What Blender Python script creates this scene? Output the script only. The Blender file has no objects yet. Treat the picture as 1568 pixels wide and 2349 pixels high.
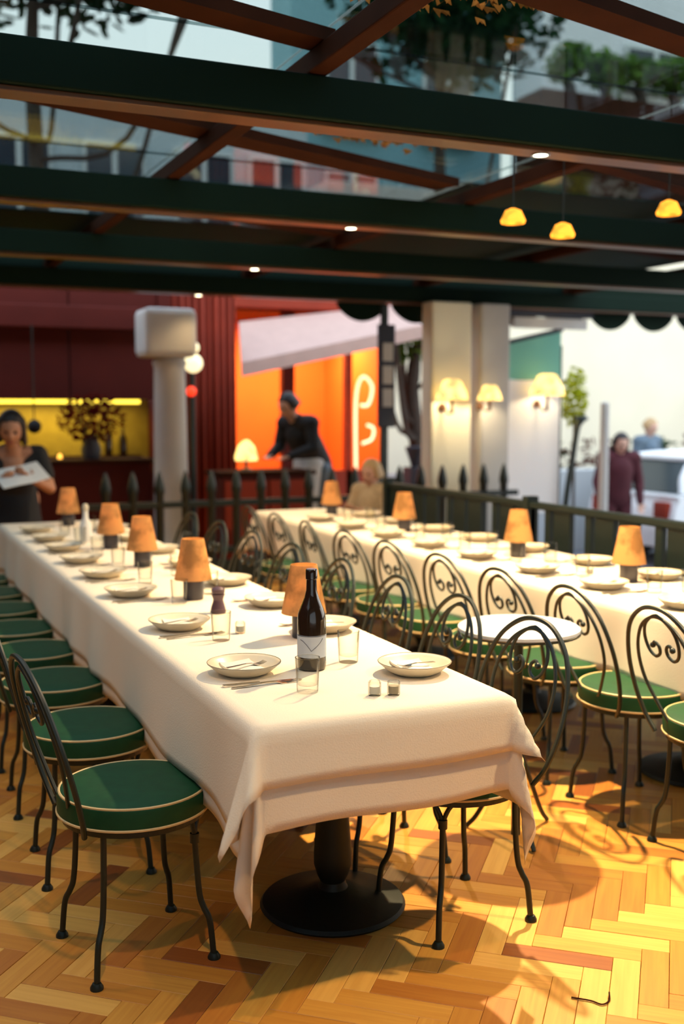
import bpy, bmesh, math, random
from mathutils import Vector, Matrix
random.seed(7)
S = bpy.context.scene
COL = S.collection
PI = math.pi

# ---------------------------------------------------------------- camera, sky, exposure
cam_d = bpy.data.cameras.new('camera')
cam = bpy.data.objects.new('camera', cam_d); COL.objects.link(cam)
cam.location = (0, 0, 1.44)
cam.rotation_euler = (PI/2 - math.atan(236/2500), 0, -math.radians(24))
cam_d.sensor_fit = 'VERTICAL'; cam_d.sensor_height = 36; cam_d.sensor_width = 24
cam_d.lens = 2500/2349*36
cam_d.clip_end = 200
cam_d.dof.use_dof = True; cam_d.dof.focus_distance = 2.85; cam_d.dof.aperture_fstop = 1.9
cam_d.dof.aperture_blades = 0
S.camera = cam

SKY = 3.1
w = bpy.data.worlds.new('sky'); S.world = w; w.use_nodes = True
nt = w.node_tree; nt.nodes.clear()
tc = nt.nodes.new('ShaderNodeTexCoord'); sx = nt.nodes.new('ShaderNodeSeparateXYZ')
cr = nt.nodes.new('ShaderNodeValToRGB'); bg = nt.nodes.new('ShaderNodeBackground'); ow = nt.nodes.new('ShaderNodeOutputWorld')
cr.color_ramp.elements[0].color = (1.0, 0.93, 0.78, 1); cr.color_ramp.elements[0].position = 0.0
cr.color_ramp.elements[1].color = (0.66, 0.80, 1.0, 1); cr.color_ramp.elements[1].position = 0.7
bg.inputs[1].default_value = SKY
nt.links.new(tc.outputs['Generated'], sx.inputs[0]); nt.links.new(sx.outputs[2], cr.inputs[0])
nt.links.new(cr.outputs[0], bg.inputs[0]); nt.links.new(bg.outputs[0], ow.inputs[0])

S.view_settings.view_transform = 'Standard'; S.view_settings.look = 'None'
S.view_settings.exposure = 0.0; S.view_settings.gamma = 1.0; S.view_settings.use_curve_mapping = False
S.cycles.use_denoising = True
S.cycles.max_bounces = 8; S.cycles.transparent_max_bounces = 16
S.cycles.caustics_reflective = False; S.cycles.caustics_refractive = False
S.cycles.sample_clamp_indirect = 4.0

# ---------------------------------------------------------------- materials
MATS = {}
def mat(name, col, rough=0.5, metal=0.0, var=0.0, scale=8.0, bump=0.0, bscale=60.0, spec=None, sheen=0.0, trans=0.0, emit=None, estr=1.0, subsurf=0.0, ior=None, coat=0.0):
    m = bpy.data.materials.new(name); m.use_nodes = True
    n = m.node_tree; p = n.nodes['Principled BSDF']
    p.inputs['Base Color'].default_value = (*col, 1); p.inputs['Roughness'].default_value = rough
    p.inputs['Metallic'].default_value = metal
    if spec is not None: p.inputs['Specular IOR Level'].default_value = spec
    if coat: p.inputs['Coat Weight'].default_value = coat
    if trans: p.inputs['Transmission Weight'].default_value = trans
    if ior: p.inputs['IOR'].default_value = ior
    if emit: p.inputs['Emission Color'].default_value = (*emit, 1); p.inputs['Emission Strength'].default_value = estr
    tcn = n.nodes.new('ShaderNodeTexCoord')
    if var:
        no = n.nodes.new('ShaderNodeTexNoise'); no.inputs['Scale'].default_value = scale; no.inputs['Detail'].default_value = 4
        mx = n.nodes.new('ShaderNodeMix'); mx.data_type = 'RGBA'
        mx.inputs['A'].default_value = tuple(max(0, c*(1-var)) for c in col) + (1,)
        mx.inputs['B'].default_value = tuple(min(1, c*(1+var)) for c in col) + (1,)
        n.links.new(tcn.outputs['Object'], no.inputs['Vector']); n.links.new(no.outputs['Fac'], mx.inputs['Factor'])
        n.links.new(mx.outputs['Result'], p.inputs['Base Color'])
    if bump:
        nb = n.nodes.new('ShaderNodeTexNoise'); nb.inputs['Scale'].default_value = bscale
        b = n.nodes.new('ShaderNodeBump'); b.inputs['Strength'].default_value = bump; b.inputs['Distance'].default_value = 0.002
        n.links.new(tcn.outputs['Object'], nb.inputs['Vector']); n.links.new(nb.outputs['Fac'], b.inputs['Height'])
        n.links.new(b.outputs['Normal'], p.inputs['Normal'])
    return m

def glass_mat(name, tint, refl=0.08):
    m = bpy.data.materials.new(name); m.use_nodes = True; n = m.node_tree; n.nodes.clear()
    o = n.nodes.new('ShaderNodeOutputMaterial'); t = n.nodes.new('ShaderNodeBsdfTransparent'); g = n.nodes.new('ShaderNodeBsdfGlossy')
    mx = n.nodes.new('ShaderNodeMixShader'); t.inputs[0].default_value = (*tint, 1); g.inputs['Roughness'].default_value = 0.03
    lw = n.nodes.new('ShaderNodeFresnel'); lw.inputs['IOR'].default_value = 1.45
    mp = n.nodes.new('ShaderNodeMath'); mp.operation = 'MULTIPLY'; mp.inputs[1].default_value = refl/0.08
    n.links.new(lw.outputs[0], mp.inputs[0]); n.links.new(mp.outputs[0], mx.inputs[0])
    n.links.new(t.outputs[0], mx.inputs[1]); n.links.new(g.outputs[0], mx.inputs[2]); n.links.new(mx.outputs[0], o.inputs[0])
    return m

def clear_mat(name, tint):
    m = bpy.data.materials.new(name); m.use_nodes = True; n = m.node_tree; n.nodes.clear()
    o = n.nodes.new('ShaderNodeOutputMaterial'); t = n.nodes.new('ShaderNodeBsdfTransparent'); g = n.nodes.new('ShaderNodeBsdfGlossy')
    mx = n.nodes.new('ShaderNodeMixShader'); lw = n.nodes.new('ShaderNodeLayerWeight'); lw.inputs['Blend'].default_value = .12
    cr_ = n.nodes.new('ShaderNodeValToRGB'); cr_.color_ramp.elements[0].color = (*tint, 1); cr_.color_ramp.elements[1].color = tuple(c*.5 for c in tint)+(1,)
    n.links.new(lw.outputs['Facing'], cr_.inputs[0]); n.links.new(cr_.outputs[0], t.inputs[0])
    mm = n.nodes.new('ShaderNodeMath'); mm.operation = 'MULTIPLY'; mm.inputs[1].default_value = .55
    g.inputs['Roughness'].default_value = .06; n.links.new(lw.outputs['Fresnel'], mm.inputs[0]); n.links.new(mm.outputs[0], mx.inputs[0])
    n.links.new(t.outputs[0], mx.inputs[1]); n.links.new(g.outputs[0], mx.inputs[2]); n.links.new(mx.outputs[0], o.inputs[0])
    return m

def wood_mat(name, col, col2):
    m = bpy.data.materials.new(name); m.use_nodes = True; n = m.node_tree; p = n.nodes['Principled BSDF']
    uv = n.nodes.new('ShaderNodeUVMap'); mp = n.nodes.new('ShaderNodeMapping'); mp.inputs['Scale'].default_value = (3.0, 55.0, 1)
    no = n.nodes.new('ShaderNodeTexNoise'); no.inputs['Scale'].default_value = 1.0; no.inputs['Detail'].default_value = 5; no.inputs['Distortion'].default_value = 0.6
    r = n.nodes.new('ShaderNodeValToRGB'); r.color_ramp.elements[0].color = (*col2, 1); r.color_ramp.elements[0].position = .3
    r.color_ramp.elements[1].color = (*col, 1); r.color_ramp.elements[1].position = .65
    b = n.nodes.new('ShaderNodeBump'); b.inputs['Strength'].default_value = 0.15; b.inputs['Distance'].default_value = 0.001
    n.links.new(uv.outputs[0], mp.inputs[0]); n.links.new(mp.outputs[0], no.inputs['Vector']); n.links.new(no.outputs['Fac'], r.inputs[0])
    n.links.new(r.outputs[0], p.inputs['Base Color']); n.links.new(no.outputs['Fac'], b.inputs['Height']); n.links.new(b.outputs[0], p.inputs['Normal'])
    p.inputs['Roughness'].default_value = 0.42
    return m

def shade_mat(name, col, strength):
    """lit paper shade: translucent, glowing from the bulb inside"""
    m = bpy.data.materials.new(name); m.use_nodes = True; n = m.node_tree; n.nodes.clear()
    o = n.nodes.new('ShaderNodeOutputMaterial'); d = n.nodes.new('ShaderNodeBsdfDiffuse'); t = n.nodes.new('ShaderNodeBsdfTranslucent')
    e = n.nodes.new('ShaderNodeEmission'); mx = n.nodes.new('ShaderNodeMixShader'); ad = n.nodes.new('ShaderNodeAddShader')
    tcn = n.nodes.new('ShaderNodeTexCoord'); no = n.nodes.new('ShaderNodeTexNoise'); no.inputs['Scale'].default_value = 9; no.inputs['Detail'].default_value = 5
    r = n.nodes.new('ShaderNodeValToRGB'); r.color_ramp.elements[0].color = tuple(c*.55 for c in col)+(1,); r.color_ramp.elements[0].position = .38  # darker noise blotches imitate reflections on the lampshades
    r.color_ramp.elements[1].color = (*col, 1); r.color_ramp.elements[1].position = .5
    n.links.new(tcn.outputs['Object'], no.inputs['Vector']); n.links.new(no.outputs['Fac'], r.inputs[0])
    for s_ in (d, t, e): n.links.new(r.outputs[0], s_.inputs['Color'])
    e.inputs['Strength'].default_value = strength; mx.inputs[0].default_value = .4
    n.links.new(d.outputs[0], mx.inputs[1]); n.links.new(t.outputs[0], mx.inputs[2]); n.links.new(mx.outputs[0], ad.inputs[0])
    n.links.new(e.outputs[0], ad.inputs[1]); n.links.new(ad.outputs[0], o.inputs[0])
    return m

def leaf_mat(name, col):
    m = bpy.data.materials.new(name); m.use_nodes = True; n = m.node_tree; n.nodes.clear()
    o = n.nodes.new('ShaderNodeOutputMaterial'); d = n.nodes.new('ShaderNodeBsdfDiffuse'); t = n.nodes.new('ShaderNodeBsdfTranslucent'); mx = n.nodes.new('ShaderNodeMixShader')
    g = n.nodes.new('ShaderNodeNewGeometry'); r = n.nodes.new('ShaderNodeValToRGB')
    r.color_ramp.elements[0].color = tuple(c*.5 for c in col)+(1,); r.color_ramp.elements[1].color = tuple(min(1, c*1.5) for c in col)+(1,)
    n.links.new(g.outputs['Random Per Island'], r.inputs[0])
    n.links.new(r.outputs[0], d.inputs[0]); n.links.new(r.outputs[0], t.inputs[0]); mx.inputs[0].default_value = .35
    n.links.new(d.outputs[0], mx.inputs[1]); n.links.new(t.outputs[0], mx.inputs[2]); n.links.new(mx.outputs[0], o.inputs[0])
    return m

M = dict(
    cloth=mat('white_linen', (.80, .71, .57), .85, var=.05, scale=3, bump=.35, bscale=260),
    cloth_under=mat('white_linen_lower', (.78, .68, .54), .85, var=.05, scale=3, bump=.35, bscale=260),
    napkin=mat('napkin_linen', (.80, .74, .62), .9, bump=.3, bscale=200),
    green=mat('green_vinyl', (.005, .050, .017), .6, spec=.25, var=.3, scale=30, bump=.12, bscale=40),
    piping=mat('cream_piping', (.62, .46, .22), .5),
    iron=mat('dark_green_iron', (.006, .014, .011), .45, metal=.0, var=.3, scale=20),
    base=mat('black_cast_iron', (.010, .015, .013), .5, metal=.3, var=.4, scale=12, bump=.2),
    beam=mat('dark_green_beam', (.003, .014, .008), .8, spec=.15, var=.3, scale=2),
    brownwood=mat('brown_rafter', (.040, .013, .006), .8, spec=.06, var=.4, scale=5),
    trimwood=mat('varnished_trim', (.10, .040, .012), .35, var=.3, scale=5),
    chrome=mat('steel', (.62, .58, .52), .22, metal=1),
    ceramic=mat('cream_stoneware', (.74, .64, .46), .3, var=.08, scale=30, coat=.3),
    rim=mat('dark_glazed_rim', (.20, .15, .09), .4),
    lampbase=mat('charcoal_metal', (.045, .045, .060), .45, metal=.2),
    shade=shade_mat('amber_paper_shade', (.62, .32, .11), .22),
    sconce=shade_mat('lit_cream_shade', (1.0, .80, .34), 1.15),
    amber=shade_mat('lit_amber_shade', (1.0, .52, .06), 1.1),
    glassware=clear_mat('clear_tumbler_glass', (.97, .97, .95)),
    water=mat('water', (.97, .99, 1), .0, trans=1.0, ior=1.2),
    bottle=mat('dark_bottle_glass', (.018, .010, .006), .12, coat=.6),
    label=mat('pale_table_reflection', (.50, .55, .62), .6, var=.1),  # pale band imitating a table reflected on the bottle
    reflectdark=mat('reflected_dark_lines', (.03, .03, .05), .6),
    mill=mat('plum_wood', (.075, .038, .055), .4, var=.2, scale=40),
    salt=mat('salt', (.8, .76, .66), .9), pepper=mat('ground_pepper', (.42, .36, .26), .9),
    redpanel=mat('oxblood_panel', (.085, .010, .006), .7, spec=.2, var=.25, scale=3),
    darkred=mat('dark_red_curtain', (.30, .030, .008), .8, var=.35, scale=2.5),
    orange=mat('orange_wall', (.78, .17, .025), .7, var=.22, scale=1.4),
    yellowwall=mat('olive_tiles', (.42, .31, .06), .5, var=.3, scale=9),
    stone=mat('pale_stone', (.55, .53, .50), .85, var=.12, scale=4, bump=.4),
    cream=mat('cream_render', (.88, .82, .63), .9, var=.10, scale=1.1, bump=.4),
    greywall=mat('grey_render', (.50, .52, .52), .9, var=.12, scale=1.2),
    bluewall=mat('blue_grey_render', (.46, .52, .54), .9, var=.15, scale=.8),
    palewall=mat('pale_pebble_render', (.82, .82, .84), .95, var=.12, scale=1.5, bump=.5, bscale=20),
    tealwall=mat('teal_cladding', (.20, .38, .42), .8, var=.12, scale=1.5),
    winframe=mat('white_window_frame', (.66, .68, .66), .6),
    winglass=mat('dark_window_glass', (.03, .045, .06), .1),
    slate=mat('slate', (.05, .05, .07), .7, var=.3),
    pave=mat('pavement', (.22, .22, .24), .9, var=.25, scale=2, bump=.4),
    bark=mat('bark', (.05, .035, .025), .95, var=.4, bump=.6),
    leaf=leaf_mat('green_leaves', (.13, .24, .045)),
    leafdark=leaf_mat('dark_green_leaves', (.015, .045, .016)),
    leaforange=leaf_mat('orange_flakes', (.70, .22, .04)),
    leafred=leaf_mat('dark_red_leaves', (.10, .012, .008)),
    white=mat('white_paint', (.82, .84, .84), .25, coat=.5),
    carglass=mat('car_glass', (.03, .05, .06), .08),
    rubber=mat('rubber', (.015, .015, .015), .8),
    mint=leaf_mat('mint_fabric', (.32, .78, .60)),
    screen=leaf_mat('pale_screen_fabric', (.78, .80, .72)),
    navy=mat('navy_board', (.015, .018, .035), .6),
    skin=mat('skin', (.52, .24, .13), .55, var=.08, scale=12, bump=.1),
    skinlight=mat('fair_skin', (.62, .36, .26), .55, var=.08, scale=12),
    hairdark=mat('dark_hair', (.018, .010, .007), .5, bump=.8, bscale=50),
    hairblond=mat('blond_hair', (.52, .34, .16), .55, bump=.8, bscale=50, var=.3),
    black=mat('black_fabric', (.008, .008, .009), .8, bump=.3),
    apron=mat('white_apron', (.62, .68, .72), .85, var=.1),
    beige=mat('beige_wool', (.50, .38, .24), .9, var=.25, scale=20, bump=.5),
    denim=mat('blue_grey_cloth', (.12, .17, .22), .9, var=.3, scale=14),
    maroon=mat('maroon_cloth', (.075, .012, .018), .9, var=.3),
    lips=mat('lips', (.35, .06, .05), .5),
    eyewhite=mat('eye', (.03, .02, .018), .2),
    paper=mat('white_paper', (.86, .83, .78), .8),
    led=mat('yellow_strip', (1, .8, .2), .5, emit=(1, .72, .06), estr=3.0),
    bulb=mat('downlight_lens', (1, 1, .8), .5, emit=(1, .93, .62), estr=14.0),
    globe=mat('lit_globe', (1, .95, .7), .5, emit=(1, .85, .45), estr=1.4),
    redlamp=mat('red_lamp', (1, .1, .03), .5, emit=(1, .035, .01), estr=1.6),
    tealight=mat('candle_flame', (1, .6, .1), .5, emit=(1, .45, .06), estr=3.0),
    tablewhite=mat('pale_blue_enamel', (.60, .66, .74), .3, var=.06, scale=4),
    awning=mat('pale_awning', (.56, .38, .32), .8, var=.12),
    roofglass=glass_mat('tinted_roof_glass', (.54, .60, .60), .015),
    sash=mat('grey_sash', (.10, .10, .10), .6),
)
WOODS = [wood_mat('oak_block_%s' % n, a, b) for n, a, b in (
    ('honey', (.62, .27, .040), (.52, .205, .028)), ('pale', (.82, .46, .105), (.72, .37, .075)),
    ('amber', (.52, .20, .030), (.44, .15, .022)), ('brown', (.34, .105, .018), (.27, .078, .014)), ('gold', (.70, .34, .058), (.60, .26, .040)))]

# ---------------------------------------------------------------- helpers
def link(name, me, m=None, parent=None, loc=None):
    o = bpy.data.objects.new(name, me); COL.objects.link(o)
    if m is not None and me is not None and len(me.materials) == 0: me.materials.append(m)
    if parent is not None: o.parent = parent
    if loc is not None: o.location = loc
    return o
def mesh(bm, name, smooth=False, ang=None):
    me = bpy.data.meshes.new(name); bmesh.ops.recalc_face_normals(bm, faces=bm.faces); bm.to_mesh(me); bm.free()
    if smooth:
        me.shade_smooth()
        if ang: 
            try: me.set_sharp_from_angle(angle=math.radians(ang))
            except Exception: pass
    return me
def obj(name, bm, m, parent=None, smooth=False, ang=40):
    return link(name, mesh(bm, name, smooth, ang), m, parent)
def tag(o, label=None, cat=None, group=None, kind=None):
    if label: o['label'] = label
    if cat: o['category'] = cat
    if group: o['group'] = group
    if kind: o['kind'] = kind
    return o
def empty(name, loc=(0, 0, 0), rz=0, label=None, cat=None, group=None, kind=None):
    o = bpy.data.objects.new(name, None); COL.objects.link(o); o.location = loc; o.rotation_euler = (0, 0, rz)
    o.empty_display_size = .1
    return tag(o, label, cat, group, kind)
def copy_tree(o, parent=None):
    c = o.copy(); COL.objects.link(c); c.parent = parent
    for ch in list(o.children): copy_tree(ch, c)
    return c
def box(bm, x0, x1, y0, y1, z0, z1, bev=0):
    r = bmesh.ops.create_cube(bm, size=1)
    for v in r['verts']:
        v.co = Vector(((x0+x1)/2+v.co.x*(x1-x0), (y0+y1)/2+v.co.y*(y1-y0), (z0+z1)/2+v.co.z*(z1-z0)))
    if bev:
        es = {e for v in r['verts'] for e in v.link_edges}
        bmesh.ops.bevel(bm, geom=list(es), offset=bev, segments=2, affect='EDGES', profile=.5)
def bx(*a, bev=0):
    bm = bmesh.new(); box(bm, *a, bev=bev); return bm
def cr_spline(pts, n=8, closed=False):
    P = [Vector(p) for p in pts]; out = []; N = len(P)
    for i in range(N if closed else N-1):
        p0 = P[(i-1) % N] if closed or i > 0 else P[0]*2-P[1]
        p1 = P[i]; p2 = P[(i+1) % N]; p3 = P[(i+2) % N] if closed or i+2 < N else P[-1]*2-P[-2]
        for k in range(n):
            t = k/n
            out.append(.5*((2*p1)+(p2-p0)*t+(2*p0-5*p1+4*p2-p3)*t*t+(3*p1-p0-3*p2+p3)*t**3))
    if not closed: out.append(P[-1])
    return out
def tube(bm, pts, r, sides=8, closed=False, radii=None):
    P = [Vector(p) for p in pts]; N = len(P); rings = []
    T = []
    for i in range(N):
        a = P[(i+1) % N] if closed or i < N-1 else P[i]; b = P[i-1] if closed or i > 0 else P[i]
        T.append((a-b).normalized())
    up = Vector((0, 0, 1)) if abs(T[0].z) < .9 else Vector((1, 0, 0))
    nrm = (up - T[0]*up.dot(T[0])).normalized()
    for i in range(N):
        if i > 0:
            nrm = nrm - T[i]*nrm.dot(T[i])
            nrm = nrm.normalized() if nrm.length > 1e-6 else Vector((1, 0, 0))
        bi = T[i].cross(nrm); rr = radii[i] if radii else r
        rings.append([bm.verts.new(P[i]+nrm*math.cos(2*PI*k/sides)*rr+bi*math.sin(2*PI*k/sides)*rr) for k in range(sides)])
    for i in range(N if closed else N-1):
        A, B = rings[i], rings[(i+1) % N]
        for k in range(sides):
            bm.faces.new((A[k], A[(k+1) % sides], B[(k+1) % sides], B[k]))
    if not closed:
        bm.faces.new(rings[0][::-1]); bm.faces.new(rings[-1])
def lathe(bm, prof, seg=32, c=(0, 0)):
    rings = []
    for r, z in prof:
        if r < 1e-5: rings.append([bm.verts.new((c[0], c[1], z))])
        else: rings.append([bm.verts.new((c[0]+r*math.cos(2*PI*k/seg), c[1]+r*math.sin(2*PI*k/seg), z)) for k in range(seg)])
    for A, B in zip(rings, rings[1:]):
        for k in range(seg):
            k2 = (k+1) % seg
            if len(A) == 1 and len(B) == 1: continue
            if len(A) == 1: bm.faces.new((A[0], B[k], B[k2]))
            elif len(B) == 1: bm.faces.new((A[k], A[k2], B[0]))
            else: bm.faces.new((A[k], A[k2], B[k2], B[k]))
def lat(prof, seg=32, c=(0, 0)):
    bm = bmesh.new(); lathe(bm, prof, seg, c); return bm
ORD = ['first', 'second', 'third', 'fourth', 'fifth', 'sixth', 'seventh', 'eighth', 'ninth', 'tenth', 'eleventh', 'twelfth']

# ---------------------------------------------------------------- floor: herringbone parquet
floor = link('floor', mesh(bx(-2.3, 5.4, .6, 10.6, -.12, -.012), 'floor'), mat('subfloor', (.10, .04, .015), .7, var=.2))
tag(floor, 'herringbone oak parquet floor', kind='structure')
L_, W_ = .285, .071
N = 4
ax = math.radians(-41); UX = Vector((math.cos(ax), math.sin(ax))); UY = Vector((-math.sin(ax), math.cos(ax)))
th = math.radians(24)
def proj(X, Y, Z):
    x = X*math.cos(th)-Y*math.sin(th); z = X*math.sin(th)+Y*math.cos(th)
    cp, sp = math.cos(math.atan(236/2500)), math.sin(math.atan(236/2500)); u = Z-1.44
    d = z*cp-u*sp; v = z*sp+u*cp
    return (784+2500*x/d, 1174+2500*v/d*1.0, d) if False else (784+2500*x/d, 1174-2500*(v)/d, d)
blocks = []
for b in range(-140, 141):
    for a in range(-140, 141):
        d = (a-b) % (2*N)
        if d == 0: blocks.append((a, b, 0))
        elif d == 2*N-1: blocks.append((a, b, 1))
cells = []
for a, b, v in blocks:
    cx, cy = (a+N/2, b+.5) if v == 0 else (a+.5, b+N/2)
    p = UX*cx*W_+UY*cy*W_+Vector((2, 4))
    if -2.2 < p.x < 5.3 and .75 < p.y < 10.5:
        px, py, dd = proj(p.x, p.y, 0)
        vis = dd > .5 and -60 < px < 1630 and py < 2420
        # hidden behind the draped table front or below the chairs on the far side counts as far
        cells.append((0 if vis else 1, dd, p, v, random.random()))
cells.sort(key=lambda c: (c[0], c[1]))
def block_bm(bm, c, ang, mi, uvl, tilt=0):
    hx, hy = L_/2-.0007, W_/2-.0007
    ca, sa = math.cos(ang), math.sin(ang); off = (random.random()*20, random.random()*20); top = random.uniform(-.0006, .0006)
    vs = []
    for z, k in ((-.012, 1), (top-.001, 1), (top, .994)):
        for sx_, sy_ in ((-1, -1), (1, -1), (1, 1), (-1, 1)):
            x, y = sx_*(hx-(0 if k == 1 else .001)), sy_*(hy-(0 if k == 1 else .001))
            vs.append((bm.verts.new((c[0]+x*ca-y*sa, c[1]+x*sa+y*ca, z)), (x+off[0], y+off[1])))
    F = [[8, 9, 10, 11]]+[[i, (i+1) % 4, 4+(i+1) % 4, 4+i] for i in range(4)]+[[4+i, 4+(i+1) % 4, 8+(i+1) % 4, 8+i] for i in range(4)]
    for f in F:
        fc = bm.faces.new([vs[i][0] for i in f]); fc.material_index = mi
        for l, i in zip(fc.loops, f): l[uvl].uv = vs[i][1]
pick = [0, 0, 0, 1, 1, 2, 2, 3, 4, 4, 4]
variants = []
for k in range(15):
    bm = bmesh.new(); uvl = bm.loops.layers.uv.new('UVMap'); block_bm(bm, (0, 0), 0, 0, uvl)
    me = mesh(bm, 'parquet_block'); me.materials.append(WOODS[k % 5]); variants.append(me)
bm = bmesh.new(); uvl = bm.loops.layers.uv.new('UVMap')
for i, (vv, dd, p, v, rr) in enumerate(cells):
    ang = ax+(PI/2 if v else 0); m_ = pick[int(rr*len(pick))]
    if i < 300:
        o = link('parquet_block', variants[m_+5*(i % 3)], None, floor, (p.x, p.y, 0)); o.rotation_euler = (0, 0, ang)
    else: block_bm(bm, (p.x, p.y), ang, m_, uvl)
me = mesh(bm, 'parquet')
for m_ in WOODS: me.materials.append(m_)
o = link('parquet', me, None, floor); o['kind'] = 'stuff'

# ---------------------------------------------------------------- glass roof
ceiling = empty('ceiling', (0, 0, 2.4)); tag(ceiling, 'dark green conservatory roof with glass panes', kind='structure')
def cpart(name, bm, m, smooth=False):
    o = obj(name, bm, m, ceiling, smooth); o.matrix_parent_inverse = Matrix.Translation((0, 0, -2.4)); return o
BY = [1.72, 3.50, 5.30, 7.10, 8.90]
XE0, XE1 = -2.3, 8.2
for y in BY:
    cpart('roof_beam', bx(XE0, XE1, y-.055, y+.055, 2.405, 2.545, bev=.006), M['beam'])
    cpart('beam_trim', bx(XE0, XE1, y-.03, y+.075, 2.388, 2.4045, bev=.003), M['trimwood'])
RX = [-1.85, -.20, 1.45, 3.10, 4.75, 6.4]
for x in RX:
    cpart('rafter', bx(x-.035, x+.035, .6, 9.0, 2.548, 2.618, bev=.006), M['brownwood'])
def bar(name, p0, p1, wd, z0, z1, m):
    a = Vector(p0); b = Vector(p1); d = (b-a).normalized(); n_ = Vector((-d.y, d.x))*wd/2
    bm = bmesh.new(); vs = [bm.verts.new((q.x, q.y, z)) for z in (z0, z1) for q in (a+n_, b+n_, b-n_, a-n_)]
    for f in ((0, 1, 2, 3), (4, 5, 6, 7), (0, 1, 5, 4), (1, 2, 6, 5), (2, 3, 7, 6), (3, 0, 4, 7)): bm.faces.new([vs[i] for i in f])
    return cpart(name, bm, m)
for p0, p1, wd in (((.1, 4.16), (2.95, 5.24), .17), ((1.95, 3.95), (5.2, 5.2), .10), ((.3, 5.95), (3.3, 7.03), .16), ((2.9, 5.95), (6.3, 7.03), .10),
                   ((-.2, 2.95), (1.45, 3.40), .12), ((1.45, 2.66), (3.4, 3.14), .12)):
    bar('slant_bar', p0, p1, wd, 2.620, 2.662, M['brownwood'])  # flat brown bars laid slantwise across the roof bays
for x0, x1 in zip(RX, RX[1:]):
    for y0, y1 in zip([.6]+BY, BY):
        solid = (y0 >= 7) or (x0 > 3 and y0 > 5.2) or x0 > 4.7
        cpart('roof_board' if solid else 'roof_pane', bx(x0+.001, x1-.001, y0+.001, y1-.001, 2.664, 2.676), M['beam'] if solid else M['roofglass'])
cpart('eave_fascia', bx(XE0, XE1, 8.99, 9.03, 2.40, 2.76), M['beam'])

# window reflection of the awning's scalloped edge, built solid along the far eave
bm = bmesh.new(); top = []; x = 3.95; sp = .55; n_ = 14
pts = []
while x < 8.2:
    for k in range(n_):
        u = k/n_; pts.append((x+u*sp, 2.44-.21*(math.sin(PI*u)**.55)))
    x += sp
pts.append((x, 2.44))
for yy in (9.04, 9.052):
    for (xx, zz) in pts: bm.verts.new((xx, yy, zz))
    for (xx, zz) in pts: bm.verts.new((xx, yy, 2.62))
bm.verts.ensure_lookup_table(); n2 = len(pts)
for s_ in (0, 2*n2):
    for i in range(n2-1):
        bm.faces.new([bm.verts[j] for j in (s_+i, s_+i+1, s_+n2+i+1, s_+n2+i)])
for i in range(n2-1): bm.faces.new([bm.verts[j] for j in (i, i+1, 2*n2+i+1, 2*n2+i)])
v_ = tag(obj('reflected_valance', bm, M['beam']), 'reflected scalloped awning edge, built as a solid dark green valance along the far eave', 'valance')

# out-of-view front wall with unglazed window frame, and awning, added to cut sky fill
wf = empty('wall_front_blocker', (0, .5, 0), 0, kind='structure')
def wpart(name, b_, m_):
    o = obj(name, b_, m_, wf); o.matrix_parent_inverse = Matrix.Translation((0, -.5, 0)); return o
wpart('wall_panel', bx(-2.3, -.62, .45, .58, -.1, 2.76), M['beam']); wpart('wall_panel', bx(1.62, 8.2, .45, .58, -.1, 2.76), M['beam'])
wpart('wall_panel', bx(-.62, 1.62, .45, .58, -.1, .62), M['beam']); wpart('wall_panel', bx(-.62, 1.62, .45, .58, 2.25, 2.76), M['beam'])
wpart('window_sill', bx(-.66, 1.66, .40, .62, .621, .65, bev=.005), M['brownwood'])
for a_ in ((-.62, -.57, .65, 2.25), (1.57, 1.62, .65, 2.25), (-.57, 1.57, 2.20, 2.25)): wpart('window_frame', bx(a_[0], a_[1], .46, .56, a_[2], a_[3], bev=.004), M['brownwood'])
aw = tag(obj('awning_blocker', bx(-3, 8.4, -1.7, .44, 2.72, 2.76), M['beam']), 'unseen dark green awning added above the viewer to block sky light', 'awning')

# recessed downlights under the beams
def downlight(x, y, energy, lbl, size=62):
    warm = (1, .70, .36) if x > 2 else (1, .56, .22)
    t = empty('downlight', (x, y, 2.388), 0, lbl, 'downlight', 'downlights set under the roof beams')
    obj('housing', lat([(.0, .012), (.036, .012), (.036, -.004), (.028, -.004), (.028, .002), (.0, .002)], 24), M['chrome'], t, True)
    obj('lens', lat([(0, -.003), (.026, -.003), (.026, .001), (0, .001)], 24), M['bulb'], t)
    l = bpy.data.lights.new('downlight_lamp', 'SPOT'); l.energy = energy; l.color = warm; l.spot_size = math.radians(size*2); l.spot_blend = .9; l.shadow_soft_size = .028
    lo = bpy.data.objects.new('downlight_lamp', l); COL.objects.link(lo); lo.parent = t; lo.location = (0, 0, -.03)
for x, y, e, lb in ((2.38, 3.52, 640, 'round downlight under the second roof beam, largest of the bright spots'),
                    (2.42, 5.32, 330, 'round downlight under the third roof beam, mid-way along the ceiling'),
                    (2.52, 7.12, 140, 'round downlight under the fourth roof beam, above the rear table'),
                    (2.66, 8.92, 10, 'small downlight under the last roof beam, above the stone column'),
                    (2.6, 1.74, 230, 'downlight under the first roof beam, overhead behind the frame'),
                    (.4, 1.74, 55, 'downlight under the first roof beam, over the front chair'),
                    (-.5, 3.52, 30, 'downlight under the second roof beam, on the wall side'),
                    (-.4, 5.32, 30, 'downlight under the third roof beam, on the wall side')):
    downlight(x, y, e, lb)

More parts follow.
